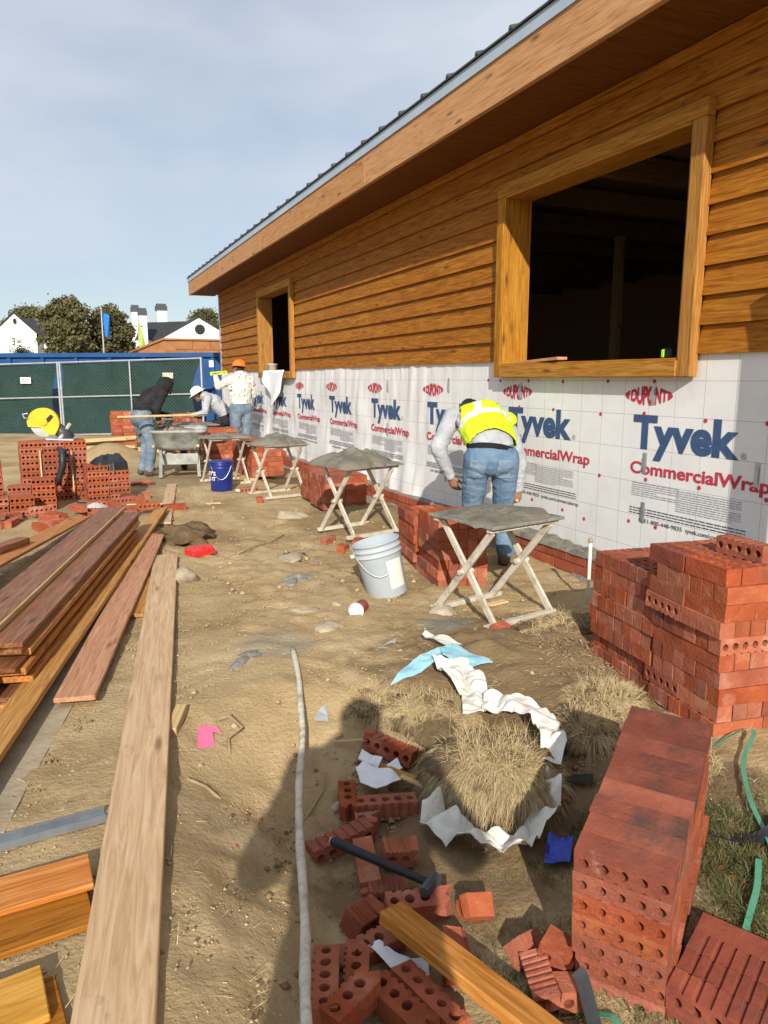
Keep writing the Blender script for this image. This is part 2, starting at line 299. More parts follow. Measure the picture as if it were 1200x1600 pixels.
# value noise
_PT = RNG.random((64, 64, 64))
def vnoise(P):
    P = np.asarray(P, float); i = np.floor(P).astype(int); f = P-i; f = f*f*(3-2*f); o = 0
    for dx in (0, 1):
        for dy in (0, 1):
            for dz in (0, 1):
                wt = (f[..., 0] if dx else 1-f[..., 0])*(f[..., 1] if dy else 1-f[..., 1])*(f[..., 2] if dz else 1-f[..., 2])
                o = o+wt*_PT[(i[..., 0]+dx) % 64, (i[..., 1]+dy) % 64, (i[..., 2]+dz) % 64]
    return o*2-1
def fbm(P, oct=4, gain=.5):
    s = 0; a = 1
    for k in range(oct): s = s+a*vnoise(np.asarray(P)*2**k+17.3*k); a *= gain
    return s
def sm(a, b, x):
    t = np.clip((x-a)/(b-a), 0, 1); return t*t*(3-2*t)
def gz(x, y):
    z = -.2*sm(.1, .7, x)*(1-sm(1.05, 1.9, x))*(1-sm(2.35, 3.1, y))
    z = z+.05*np.exp(-(((x-2.25)/.5)**2+((y-2.95)/.35)**2))
    z = z+.10*np.exp(-(((x-2.75)/.45)**2+((y-6.6)/.5)**2))
    z = z+.30*np.exp(-(((x-.75)/.55)**2+((y-13.2)/.8)**2))
    return z
def G(x, y, h=0): return (x, y, float(gz(np.float64(x), np.float64(y)))+h)

# ------------------------------------------------------------------ ground
def axis(a, b, step, lo, hi, gr=1.16):
    v = list(np.arange(a, b+1e-6, step)); s = step; x = v[-1]
    while x < hi: s *= gr; x += s; v.append(x)
    s = step; x = v[0]; pre = []
    while x > lo: s *= gr; x -= s; pre.append(x)
    return np.array(pre[::-1]+v)
xs = axis(-.7, 3.3, .024, -300, 400); ys = axis(1.0, 6.0, .024, -60, 700, 1.05)
gx, gy = np.meshgrid(xs, ys)
near = np.exp(-np.maximum(0, (gy-7))/6)*(gx < 8)
rough = .35+.65*sm(.5, 1.2, gx)
P3 = np.stack([gx*2.2, gy*2.2, gx*0+3.1], -1); P4 = np.stack([gx*11, gy*11, gx*0+9.1], -1)
zz = gz(gx, gy)+near*(.018*fbm(P3, 3)*rough+.010*fbm(P4, 3)*(.25+.75*rough))
lump = np.exp(-(((gx-2.0)/.8)**2+((gy-2.95)/.55)**2))+.8*np.exp(-(((gx-1.15)/.5)**2+((gy-2.1)/.35)**2))+.7*np.exp(-(((gx-2.3)/.6)**2+((gy-6.8)/1.2)**2))
zz = zz+near*lump*.035*np.abs(fbm(np.stack([gx*7, gy*7, gx*0+5.5], -1), 4))
zz = zz+near*(.0055)*(.6-np.abs(fbm(np.stack([gx*19+3*gy, gy*22-2*gx, gx*0+2.5], -1), 3)))*(.35+.65*rough)
rf = random.Random(12)
for k in range(95):
    if k < 80: fx, fy = rf.uniform(.3, 2.3), rf.uniform(2.9, 9.5)
    else: fx, fy = rf.uniform(.2, .9), rf.uniform(1.3, 3.0)
    fa = rf.uniform(-.9, .9); ca, sa = math.cos(fa), math.sin(fa)
    px_ = (gx-fx)*ca+(gy-fy)*sa; py_ = -(gx-fx)*sa+(gy-fy)*ca
    q2 = (px_/.055)**2+(py_/.145)**2; zz = zz-.012*rf.uniform(.5, 1.2)*np.exp(-q2**2)+.005*np.exp(-(np.sqrt(q2)-1.35)**2/.06)
for x0 in (1.02, 1.42): zz = zz-.012*near*np.exp(-((gx-x0-.12*np.sin(gy*.7))/.05)**2)*sm(4.5, 6, gy)
zz = np.where(gx > 3.42, np.minimum(zz, -.02), zz)
zz = zz+2.5*sm(44, 66, gy)
nx, ny = len(xs), len(ys)
V = np.stack([gx, gy, zz], -1).reshape(-1, 3)
idx = np.arange(nx*ny).reshape(ny, nx)
F = np.stack([idx[:-1, :-1], idx[:-1, 1:], idx[1:, 1:], idx[1:, :-1]], -1).reshape(-1, 4)
def ground_mat():
    m = mat('construction dirt', [(.25, (.325, .226, .112)), (.5, (.445, .325, .174)), (.78, (.565, .435, .258))], scale=1.6, detail=9, rough=.95, bump=.75, bscale=52, rand=0, world=True, spec=.12,
            spots=[(.7, .5, .66, (.25, .172, .09), .8), (2.4, .56, .7, (.56, .455, .31), .5), (6.5, .58, .72, (.19, .13, .07), .6), (38, .66, .73, (.12, .08, .045), .8), (46, .68, .74, (.62, .52, .36), .7)])
    t = m.node_tree; N = t.nodes; L = t.links          # damp dug soil thrown out in patches, with ragged outlines
    bs = [n for n in N if n.type == 'BSDF_PRINCIPLED'][0]; cur = bs.inputs['Base Color'].links[0].from_socket
    ge = N.new('ShaderNodeNewGeometry'); nz = N.new('ShaderNodeTexNoise'); _in(nz, 'Scale', 4.5); _in(nz, 'Detail', 8); _in(nz, 'Roughness', .7); L.new(ge.outputs['Position'], nz.inputs['Vector'])
    for (px, py, rad, colr, amt) in ((2.0, 2.8, .75, (.205, .138, .072), .85), (1.05, 1.95, .50, (.19, .125, .066), .85), (1.75, 1.75, .40, (.17, .11, .06), .85), (2.75, 6.4, .9, (.24, .165, .085), .8), (1.1, 6.4, .35, (.25, .17, .09), .7),
                                     (1.9, 3.45, .16, (.24, .225, .185), .8), (.95, 3.55, .20, (.30, .27, .21), .6), (1.35, 10.2, .7, (.27, .20, .115), .8), (.2, 8.6, .9, (.28, .2, .11), .7)):
        d = N.new('ShaderNodeVectorMath'); d.operation = 'DISTANCE'; L.new(ge.outputs['Position'], d.inputs[0]); d.inputs[1].default_value = (px, py, 0)
        s = N.new('ShaderNodeMath'); s.operation = 'MULTIPLY_ADD'; L.new(nz.outputs[0], s.inputs[0]); _in(s, 1, -rad*1.7); L.new(d.outputs['Value'], s.inputs[2])
        r = N.new('ShaderNodeMapRange'); _in(r, 1, rad*.30); _in(r, 2, -rad*.05); _in(r, 3, 0); _in(r, 4, amt); L.new(s.outputs[0], r.inputs[0])
        x = N.new('ShaderNodeMixRGB'); L.new(r.outputs[0], x.inputs[0]); L.new(cur, x.inputs[1]); _in(x, 2, (*colr, 1)); cur = x.outputs[0]
    L.new(cur, bs.inputs['Base Color'])
    return m
gm = ground_mat()
g_o = link('ground', mesh('ground', V, F, True), gm); g_o['kind'] = 'structure'

# ------------------------------------------------------------------ the timber building
WX = 3.40; YF = 16.6; YN = -4.0; ZS = 3.18; EX = 0.161
bld = thing('cabin_building', 'long timber building with stained lap siding above white printed house wrap', 'building', (WX, 6, 0))
W1 = (3.215, 5.30, 1.372, 2.855); W2 = (11.05, 13.10, 1.372, 2.855)
CW = .095                                            # casing width
def opening(w): return (w[0]+CW-.01, w[1]-CW+.01, w[2]+CW-.01, w[3]-CW+.01)
ops = [opening(W1), opening(W2)]
# sheathing with openings, back and end walls, floor, ceiling: one shell each
def wall_piece(y0, y1, z0, z1, nm='wall_sheathing'):
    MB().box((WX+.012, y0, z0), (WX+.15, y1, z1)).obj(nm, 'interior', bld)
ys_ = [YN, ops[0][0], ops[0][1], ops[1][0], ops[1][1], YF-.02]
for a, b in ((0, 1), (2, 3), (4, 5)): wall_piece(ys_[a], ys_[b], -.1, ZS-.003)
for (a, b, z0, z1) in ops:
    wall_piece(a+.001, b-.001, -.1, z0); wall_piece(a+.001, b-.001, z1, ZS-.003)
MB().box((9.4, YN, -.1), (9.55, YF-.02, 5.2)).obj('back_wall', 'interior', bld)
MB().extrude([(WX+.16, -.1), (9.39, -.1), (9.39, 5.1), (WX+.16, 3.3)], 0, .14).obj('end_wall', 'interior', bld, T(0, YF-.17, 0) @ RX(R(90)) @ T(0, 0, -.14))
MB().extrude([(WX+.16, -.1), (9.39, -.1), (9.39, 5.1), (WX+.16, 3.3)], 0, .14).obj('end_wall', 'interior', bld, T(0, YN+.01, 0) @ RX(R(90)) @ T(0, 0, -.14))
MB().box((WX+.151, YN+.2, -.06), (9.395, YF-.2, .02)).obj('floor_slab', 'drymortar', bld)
# roof: slab, ribs
sl_ = .30; ZR = 3.46; XF = 2.866
def roofz(x): return ZR+.107+(x-XF)*sl_
MB().add([(XF-.05, YN-.6, roofz(XF-.05)), (9.9, YN-.6, roofz(9.9)), (9.9, 17.28, roofz(9.9)), (XF-.05, 17.28, roofz(XF-.05)),
          (XF-.05, YN-.6, roofz(XF-.05)-.012), (9.9, YN-.6, roofz(9.9)-.05), (9.9, 17.28, roofz(9.9)-.05), (XF-.05, 17.28, roofz(XF-.05)-.012)],
         [(0, 1, 2, 3), (7, 6, 5, 4), (0, 4, 5, 1), (1, 5, 6, 2), (2, 6, 7, 3), (3, 7, 4, 0)]).obj('roof', 'dkmetal', bld)
roof = [c for c in bld.children if c.name.startswith('roof')][0]
y = YN
rib = MB().add([(0, -.02, 0), (0, .02, 0), (0, .011, .024), (0, -.011, .024), (7, -.02, 7*sl_), (7, .02, 7*sl_), (7, .011, .024+7*sl_), (7, -.011, .024+7*sl_)],
               [(0, 1, 2, 3), (7, 6, 5, 4), (0, 4, 5, 1), (1, 5, 6, 2), (2, 6, 7, 3), (3, 7, 4, 0)]).me('roof_rib')
while y < 17.2:
    link('roof_rib', rib, 'dkmetal', roof, T(XF-.055, y, roofz(XF-.055)+.001)); y += .42
# fascia boards, drip edge, soffit
fy = [YN-.6, -.9, 2.6, 6.94, 10.9, 14.4, 17.22]
for a, b in zip(fy[:-1], fy[1:]):
    board('fascia_board', (XF+.0, a+.002, (ZS+ZR)/2), (XF+.0, b-.002, (ZS+ZR)/2), .038, ZR-ZS, 'fascia', bld)
board('fascia_board', (XF+.022, 17.235, (ZS+ZR)/2), (5.2, 17.235, (ZS+ZR)/2+.35), .035, ZR-ZS, 'fascia', bld)
MB().box((XF-.032, YN-.6, ZR-.004), (XF-.02, 17.262, ZR+.078)).obj('drip_edge', 'flash', bld)
MB().box((XF-.031, 17.263, ZR-.004), (5.3, 17.272, ZR+.078)).obj('drip_edge', 'flash', bld)
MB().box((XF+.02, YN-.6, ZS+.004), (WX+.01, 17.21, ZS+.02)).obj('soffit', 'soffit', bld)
board('frieze_board', (WX-.03, YN, ZS-.035), (WX-.03, YF, ZS-.035), .02, .07, 'siding', bld, up=(0, 0, 1))
# corner strip
MB().box((WX-.035, YF-.07, .3), (WX-.012, YF+.02, ZS)).obj('corner_trim', 'metal', bld)
MB().box((WX-.011, YF-.019, .0), (5.0, YF+.019, ZS)).obj('end_wrap', 'white', bld)
# lap siding, one wedge-shaped board per run
def lap(y0, y1, z):
    s = [(-.037, 0), (-.010, 0), (-.002, EX+.018), (-.008, EX+.018)]
    L_ = y1-y0; Vv = [(0, p[0], p[1]) for p in s]+[(L_, p[0], p[1]) for p in s]
    me = mesh('siding_board', Vv, [(0, 1, 2, 3), (7, 6, 5, 4), (0, 4, 5, 1), (1, 5, 6, 2), (2, 6, 7, 3), (3, 7, 4, 0)])
    # local x runs along the wall (+Y), local y = +X outwards reversed
    M = Matrix(((0, 1, 0, WX+.005), (1, 0, 0, y0), (0, 0, 1, z), (0, 0, 0, 1)))
    link('siding_board', me, 'siding', bld, M)
rs = random.Random(3)
for k in range(11):
    z = 1.5+EX*k
    if z+.02 > ZS-.07: break
    gaps = [W1[:2], W2[:2]] if z < 2.75 else []
    segs = []; y = YN
    for a, b in gaps: segs.append((y, a+.004)); y = b-.004
    segs.append((y, YF-.075))
    for a, b in segs:
        cuts = [a]
        while b-cuts[-1] > 4.9: cuts.append(cuts[-1]+rs.uniform(2.2, 4.4))
        cuts.append(b)
        for c0, c1 in zip(cuts[:-1], cuts[1:]): lap(c0+.0008, c1-.0008, z)
# window casings and deep liners
def window(wd):
    y0, y1, z0, z1 = wd; p = pivot('window', bld, T(WX, (y0+y1)/2, z0))
    xf = WX-.085; xb = WX-.02; th = xb-xf
    def bd(nm, a, b, wdt, tk, up): board(nm, a, b, wdt, tk, 'casing', p, up, .004)
    xc = (xf+xb)/2
    bd('casing', (xc, y0+CW/2, z0), (xc, y0+CW/2, z1-CW-.001), CW, th, (-1, 0, 0))
    bd('casing', (xc, y1-CW/2, z0), (xc, y1-CW/2, z1-CW-.001), CW, th, (-1, 0, 0))
    bd('casing', (xc, y0, z1-CW/2), (xc, y1, z1-CW/2), CW, th, (-1, 0, 0))
    bd('sill', (xc-.006, y0+CW+.001, z0+CW/2), (xc-.006, y1-CW-.001, z0+CW/2), CW, th+.012, (-1, 0, 0))
    x0, x1 = xf+.006, WX+.17; xm = (x0+x1)/2; lt = .022
    bd('liner', (xm, y0+CW-lt/2+.014, z0+CW+.002), (xm, y0+CW-lt/2+.014, z1-CW-.002), x1-x0, lt, (0, 1, 0))
    bd('liner', (xm, y1-CW+lt/2-.014, z0+CW+.002), (xm, y1-CW+lt/2-.014, z1-CW-.002), x1-x0, lt, (0, 1, 0))
    bd('liner', (xm, y0+CW+.016, z1-CW+lt/2-.014), (xm, y1-CW-.016, z1-CW+lt/2-.014), x1-x0, lt, (0, 0, 1))
    bd('liner', (xm, y0+CW+.016, z0+CW-lt/2+.014), (xm, y1-CW-.016, z0+CW-lt/2+.014), x1-x0, lt, (0, 0, 1))
window(W1); window(W2)
# interior: ceiling joists, studs
for i in range(12):
    yy = 1.0+i*1.05
    board('ceiling_joist', (WX+.16, yy, 3.1), (9.38, yy, 3.1), .09, .19, 'interior', bld)
MB().box((WX+.16, YN+.2, 3.23), (9.38, YF-.2, 3.26)).obj('ceiling_panel', 'interior', bld)
for yy in (2.2, 4.1, 7.2, 9.4): board('stud', (6.2, yy, .03), (6.2, yy, 3.0), .09, .09, 'lumber', bld, up=(0, 1, 0))
board('stud', (4.6, 13.6, .03), (4.6, 13.6, 3.0), .5, .02, 'lumber', bld, up=(0, 1, 0))

# house wrap: printed sheet, tight near the camera, wrinkled further along
def wr(y, z):
    y = np.asarray(y, float); z = np.asarray(z, float)
    a = sm(5.4, 7.2, y); n1 = fbm(np.stack([y*4.2+z*.5, z*.9, y*0], -1), 3); n2 = fbm(np.stack([y*1.3, z*1.6+y*.4, y*0+4], -1), 3)
    d = a*(.022*np.abs(n1)**1.2*(.5+.7*np.abs(n2))+.010*n2)+(1-a)*.0015*n2
    flare = sm(.75, .1, z)*a*.035*(1+n1)
    return np.clip(.004+np.abs(d)+flare, .003, .09)
yy = np.arange(YN, YF-.06, .03); zz_ = np.arange(.085, 1.531, .03)
wy, wz = np.meshgrid(yy, zz_)
bot = .10+.02*fbm(np.stack([wy*1.5, wy*0, wy*0], -1), 3)
wz2 = np.where(wz < .1, np.minimum(wz, bot), wz)
for (oa, ob, oz, _) in ops: wz2 = np.where((wy > oa-.03) & (wy < ob+.03), np.minimum(wz2, 1.41), wz2)
wz2 = np.minimum(wz2, 1.505)
Vw = np.stack([WX-wr(wy, wz2), wy, wz2], -1).reshape(-1, 3)
ii = np.arange(wy.size).reshape(wy.shape)
Fw = np.stack([ii[:-1, :-1], ii[1:, :-1], ii[1:, 1:], ii[:-1, 1:]], -1).reshape(-1, 4)
def wrap_mat():
    m = mat('house wrap', [(.3, (.72, .72, .71)), (.7, (.80, .80, .79))], scale=5, detail=7, rough=.55, bump=.10, bscale=5, rand=0, spec=.35, spots=[(3, .58, .75, (.58, .55, .50), .4), (55, .6, .7, (.60, .60, .60), .4)])
    t = m.node_tree; N = t.nodes; L = t.links
    b = [n for n in N if n.type == 'BSDF_PRINCIPLED'][0]; src = b.inputs['Base Color'].links[0].from_socket
    g = N.new('ShaderNodeNewGeometry'); sp = N.new('ShaderNodeSeparateXYZ'); L.new(g.outputs['Position'], sp.inputs[0])
    def line(sock, off, per, wd):
        a = N.new('ShaderNodeMath'); a.operation = 'ADD'; _in(a, 1, off); L.new(sock, a.inputs[0])
        q = N.new('ShaderNodeMath'); q.operation = 'PINGPONG'; _in(q, 1, per/2); L.new(a.outputs[0], q.inputs[0])
        c = N.new('ShaderNodeMath'); c.operation = 'LESS_THAN'; _in(c, 1, wd); L.new(q.outputs[0], c.inputs[0]); return c.outputs[0]
    h = line(sp.outputs[2], -1.134+.2145*10, .2145, .0011); v = line(sp.outputs[1], -3.38+.2175*100, .2175, .0011)
    mxx = N.new('ShaderNodeMath'); mxx.operation = 'MAXIMUM'; L.new(h, mxx.inputs[0]); L.new(v, mxx.inputs[1])
    ml = N.new('ShaderNodeMath'); ml.operation = 'MULTIPLY'; _in(ml, 1, .85); L.new(mxx.outputs[0], ml.inputs[0])
    x = N.new('ShaderNodeMixRGB'); L.new(ml.outputs[0], x.inputs[0]); L.new(src, x.inputs[1]); _in(x, 2, (.16, .17, .18, 1)); L.new(x.outputs[0], b.inputs['Base Color'])
    return m
wrap = link('house_wrap', mesh('house_wrap', Vw, Fw, True), wrap_mat(), bld)

def text_geo(s, bold=0., shear=0.):
    cu = bpy.data.curves.new('t', 'FONT'); cu.body = s; cu.size = 1; cu.offset = bold; cu.resolution_u = 4; cu.shear = shear; cu.fill_mode = 'FRONT' if hasattr(cu, 'fill_mode') else cu.fill_mode
    o = bpy.data.objects.new('t', cu); COL.objects.link(o)
    dg = bpy.context.evaluated_depsgraph_get(); me = o.evaluated_get(dg).to_mesh()
    V = np.array([v.co[:] for v in me.vertices]); F = [tuple(p.vertices) for p in me.polygons]
    o.evaluated_get(dg).to_mesh_clear(); bpy.data.objects.remove(o); bpy.data.curves.remove(cu)
    return V[:, :2], F
def fit_text(s, wd, ht_ref, ref, bold=0.):
    """scale text to a width and so that the glyphs in ref (cap letters) have height ht_ref"""
    V, F = text_geo(s, bold); Vr, _ = text_geo(ref, bold)
    V = V.copy(); V[:, 0] -= V[:, 0].min(); V[:, 0] *= wd/V[:, 0].max(); V[:, 1] *= ht_ref/Vr[:, 1].max()
    return V, F
def on_wrap(name, V, F, y_left, z_base, material, off=.0025, cut=.04):
    """lay a flat drawing (x right, y up) on the wrap; its left edge at y_left"""
    b = bmesh.new(); vs = [b.verts.new((v[0], v[1], 0)) for v in V]
    for f in F:
        try: b.faces.new([vs[i] for i in f])
        except ValueError: pass
    if y_left > 5.2:
        x0, x1 = V[:, 0].min(), V[:, 0].max(); x = x0+cut
        while x < x1:
            bmesh.ops.bisect_plane(b, geom=b.verts[:]+b.edges[:]+b.faces[:], plane_co=(x, 0, 0), plane_no=(1, 0, 0)); x += cut
    C = np.array([v.co[:] for v in b.verts]); Y = y_left-C[:, 0]; Z = z_base+C[:, 1]
    X = WX-wr(Y, Z)-off-(.004*sm(5.2, 6, Y))
    for v, a, c, d in zip(b.verts, X, Y, Z): v.co = (a, c, d)
    me = bpy.data.meshes.new(name); b.to_mesh(me); b.free()
    return link(name, me, material, wrap)
TY = fit_text('Tyvek', .826, .205, 'T', .042); CWt = fit_text('CommercialWrap', 1.045, .076, 'C', .028)
DP = fit_text('DUPONT', .315, .085, 'D', .05); CALL = [(fit_text('Call', .062, .026, 'C', .008), 0), (fit_text('1-800-448-9835', .285, .026, '8', .008), .078), (fit_text('tyvek.com/commercialwrap', .45, .026, 'k', .008), .39)]
RG = fit_text('R', .011, .012, 'R', .01)
def oval_caps():
    """pointed ends of the printed oval"""
    V = []; F = []
    for s in (-1, 1):
        n0 = len(V); k = 8
        for i in range(k+1):
            t = -1+2*i/k; V.append((s*(.165+.0*t), t*.030)); V.append((s*(.165+.040*(1-t*t)), t*.030))
        for i in range(k): F.append((n0+2*i, n0+2*i+1, n0+2*i+3, n0+2*i+2))
    return np.array(V), F
def oval_text():
    V, F = DP; V = V.copy(); V[:, 0] -= .1525; c = V[:, 1]-.041
    V[:, 1] = c*(1.35-.65*(np.abs(V[:, 0])/.1525)**2); return V, F
OV = oval_text(); OC = oval_caps()
def ring(r0, r1, n=20):
    V = []; F = []
    for i in range(n):
        t = 2*math.pi*i/n; V += [(r0*math.cos(t), r0*math.sin(t)), (r1*math.cos(t), r1*math.sin(t))]
    for i in range(n): j = (i+1) % n; F.append((2*i, 2*i+1, 2*j+1, 2*j))
    return np.array(V), F
def dashes(rows, wd, pitch, ht, seed, fill=.9):
    r = random.Random(seed); V = []; F = []
    for k in range(rows):
        x = 0; z = -k*pitch; end = wd*(r.uniform(.55, 1) if k % 5 == 4 else 1)
        while x < end:
            l = r.uniform(.02, .055); l = min(l, end-x); n0 = len(V); V += [(x, z), (x+l, z), (x+l, z+ht), (x, z+ht)]; F.append((n0, n0+1, n0+2, n0+3)); x += l+.006
    return np.array(V), F
for k in range(-2, 9):
    yl = 3.72+1.452*k
    on_wrap('lettering', *TY, yl, .932, 'navy'); on_wrap('lettering', *CWt, yl+.005, .764, 'redink')
    on_wrap('oval_mark', *OV, yl-.115, 1.258, 'redink'); on_wrap('oval_mark', *OC, yl-.115, 1.258, 'redink')
    if k < 4:
        on_wrap('registered_mark', *ring(.014, .017), yl-.856, .945, 'blackink'); on_wrap('registered_mark', *RG, yl-.851, .939, 'blackink')
    on_wrap('fine_print', *dashes(7, .40, .0135, .005, k+20), yl-.02, .700, 'greyink'); on_wrap('fine_print', *dashes(10, .47, .0135, .005, 50+k), yl-.40, .690, 'greyink')
    on_wrap('fine_print', *dashes(3, .90, .017, .006, 90+k, .95), yl-.01, .535, 'blackink')
    for tx_, ox_ in CALL: on_wrap('lettering', *tx_, yl-.10-ox_, .452, 'blackink')
if True:
    # red fastener caps and metal brick ties on the near sheet
    cap = MB().lathe([(.0, .002), (.005, .002), (.006, .0035), (.008, .003), (.0125, .0025), (.013, 0)], 14).me('fastener_cap', True)
    ptsc = [(3.56, 1.345), (3.985, 1.345), (4.47, 1.34), (4.905, 1.345), (5.31, 1.347), (3.63, 1.145), (3.14, 1.125), (2.735, 1.13), (4.04, 1.125), (4.57, 1.135), (5.02, 1.14), (5.35, 1.15),
            (3.15, .735), (2.70, .73), (4.02, .705), (3.58, .73), (4.41, .4), (4.16, .375), (3.71, .44), (3.47, .44), (4.8, .42), (5.18, .69), (5.5, 1.35), (5.75, 1.14)]
    for (a, b) in ptsc: link('fastener_cap', cap, 'redink', wrap, T(WX-float(wr(a, b))-.001, a, b) @ RY(R(-90)))
    tie = MB().box((-.017, -.0675, 0), (.017, .0675, .0015)).box((-.011, -.048, .003), (.011, .04, .007)).box((-.011, -.05, .0016), (.011, -.042, .0065)).box((-.009, .046, .0016), (.009, .061, .0035)).me('brick_tie')
    for (a, b) in [(3.56, 1.268), (3.60, .83), (3.59, .515), (2.77, .855), (2.80, .41), (5.01, 1.265), (4.99, .85), (5.01, .5), (6.2, 1.3), (6.25, .9), (6.22, .45), (7.6, 1.28), (7.6, .8)]:
        link('brick_tie', tie, 'metal', wrap, Matrix(((0, 0, -1, WX-float(wr(a, b))-.002), (-1, 0, 0, a), (0, 1, 0, b), (0, 0, 0, 1))))

# ------------------------------------------------------------------ bricks
BL, BD, BH = .225, .066, .066
def brick_mesh(seed, holes=5, L=BL, broken=False, ribs=True):
    r = random.Random(seed); b = bmesh.new(); out = []
    hl = L/2; out += [(-hl, -BD/2), (hl, -BD/2), (hl, BD/2)]
    if ribs:
        n = 7; p = L/n
        for i in range(n):
            x = hl-p*i
            if i > 0: out += [(x+.006, BD/2-.000), (x+.0045, BD/2-.0055), (x-.0045, BD/2-.0055), (x-.006, BD/2)]
    out.append((-hl, BD/2))
    if broken:
        # ragged break at +x end
        out[1] = (hl-.01, -BD/2); out[2] = (hl+.012, BD/2)
        out.insert(2, (hl+.008, -.012)); out.insert(3, (hl-.014, .006)); out.insert(4, (hl+.004, .016))
    loops = [out]
    p = BL/5.0
    for i in range(holes):
        cx = -hl+p*(i+.5); rr = .0142*r.uniform(.92, 1.06)
        if broken and cx+rr > hl-.016: continue
        loops.append([(cx+rr*math.cos(2*math.pi*k/10), rr*math.sin(2*math.pi*k/10)) for k in range(10)])
    ed = []
    for lp in loops:
        vs = [b.verts.new((x, y, -BH/2)) for x, y in lp]
        ed += [b.edges.new((vs[i], vs[(i+1) % len(vs)])) for i in range(len(vs))]
    res = bmesh.ops.triangle_fill(b, edges=ed, use_beauty=True)
    faces = [f for f in res['geom'] if isinstance(f, bmesh.types.BMFace)]
    ext = bmesh.ops.extrude_face_region(b, geom=faces)
    top = [v for v in ext['geom'] if isinstance(v, bmesh.types.BMVert)]
    for v in top:
        v.co.z += BH
        if broken and v.co.x > hl-.03: v.co.x += r.uniform(-.012, .006)
    for v in b.verts: v.co += Vector((r.uniform(-1, 1), r.uniform(-1, 1), r.uniform(-1, 1)))*.0009
    bmesh.ops.recalc_face_normals(b, faces=b.faces[:])
    me = bpy.data.meshes.new('brick'); b.to_mesh(me); b.free(); return me
BR = [brick_mesh(s) for s in range(4)]
for me in BR: me.materials.append(MAT['brick'])
BRs = [mesh('brick', [(x*BL/2, y*BD/2, z*BH/2) for x in (-1, 1) for y in (-1, 1) for z in (-1, 1)], [(0, 1, 3, 2), (4, 6, 7, 5), (0, 4, 5, 1), (2, 3, 7, 6), (0, 2, 6, 4), (1, 5, 7, 3)])]
for me in BRs: me.materials.append(MAT['brick'])
ROT = {'U': Matrix.Identity(4), 'R': RX(R(90)), 'S': RX(R(-90)), 'D': RX(R(180)), 'E': RZ(R(180))}
def brick(parent, M, code='U', material=None, rnd=random, jit=1.0, simple=False, name='brick'):
    j = T(rnd.uniform(-.002, .002)*jit, rnd.uniform(-.002, .002)*jit, 0) @ RZ(rnd.uniform(-.018, .018)*jit)
    me = BRs[0] if simple else rnd.choice(BR)
    if material is None:
        q = rnd.random(); material = 'brickchalk' if q < .08 else ('brickdark' if q < .17 else 'brick')
    return link(name, me, material, parent, M @ j @ ROT[code])

# brick ledge at the wall foot: two laid courses on a mortar bed
led = pivot('brick_ledge', bld, T(3.24, 9, 0))
yy = np.arange(-1.0, 16.4, .06)
def bed_strip(z0, z1, xfront, am, seed, name):
    n = len(yy); V = []; F = []
    nzv = fbm(np.stack([yy*5, yy*0+seed, yy*0], -1), 3); nz2 = fbm(np.stack([yy*8, yy*0+seed+9, yy*0], -1), 3)
    for i, q in enumerate(yy): V += [(xfront-am*abs(nzv[i]), q, z0), (xfront-am*abs(nz2[i])*.5, q, (z0+z1)/2), (xfront+.03+.2*am*nz2[i], q, z1+am*.6*nzv[i]), (3.385, q, z1+am*.5*nz2[i])]
    for i in range(n-1):
        for k in range(3): F.append((4*i+k, 4*i+k+1, 4*i+4+k+1, 4*i+4+k))
    link(name, mesh(name, V, F, True), 'drymortar', led)
bed_strip(-.03, .012, 3.19, .05, 1, 'mortar_bed'); bed_strip(.0, .16, 3.252, .004, 2, 'mortar_joint')
rl = random.Random(5)
for c in range(2):
    y = -.9+(c*.12)
    while y < 16.2:
        brick(led, T(3.276, y+BL/2, .012+BH/2+c*.076) @ RZ(R(90)), 'E', 'wallbrick', rl, .5); y += BL+.011
# top mortar spread where the mason works
def mound(name, label, loc, rx, ry, h, seed, rz=0, edge=.25, n=48, parent=None, material='mortar', floor=-.004, group=None):
    V = []; F = []; rings = 16
    ang = np.arange(n)*2*math.pi/n
    rim = 1+edge*fbm(np.stack([np.cos(ang)*1.6, np.sin(ang)*1.6, ang*0+seed], -1), 5, .65)
    for i in range(rings+1):
        f = i/rings
        for a, rr in zip(ang, rim):
            # superellipse-like plate
            c, s = math.cos(a), math.sin(a); q = (abs(c)**3.2+abs(s)**3.2)**(-1/3.2)
            V.append((rx*f*rr*q*c, ry*f*rr*q*s, h*(1-f**2.2)+(0 if f < 1 else floor)))
    V = np.array(V); nn = fbm(np.stack([V[:, 0]*9, V[:, 1]*9, V[:, 0]*0+seed*3.1], -1), 4); fr = np.hypot(V[:, 0]/rx, V[:, 1]/ry)
    V[:, 2] += (h*.34+.012)*nn*np.clip(1.25-fr, 0, 1)+.010*fbm(np.stack([V[:, 0]*24, V[:, 1]*26, V[:, 0]*0+seed], -1), 3)*np.clip(1.2-fr, 0, 1)
    V[:, 2] = np.maximum(V[:, 2], floor)
    for i in range(rings):
        for k in range(n): F.append((i*n+k, (i+1)*n+k, (i+1)*n+(k+1) % n, i*n+(k+1) % n))
    o = link(name, mesh(name, V, F, True), material, parent, T(*loc) @ RZ(rz))
    if label: tag(o, label, name.replace('wet_', '').replace('_', ' '), group)
    return o
Vt = []; Ft = []
yq = np.arange(3.3, 5.1, .035); t1 = np.abs(fbm(np.stack([yq*6, yq*0+2, yq*0], -1), 4)); t2 = fbm(np.stack([yq*9, yq*0+7, yq*0], -1), 4)
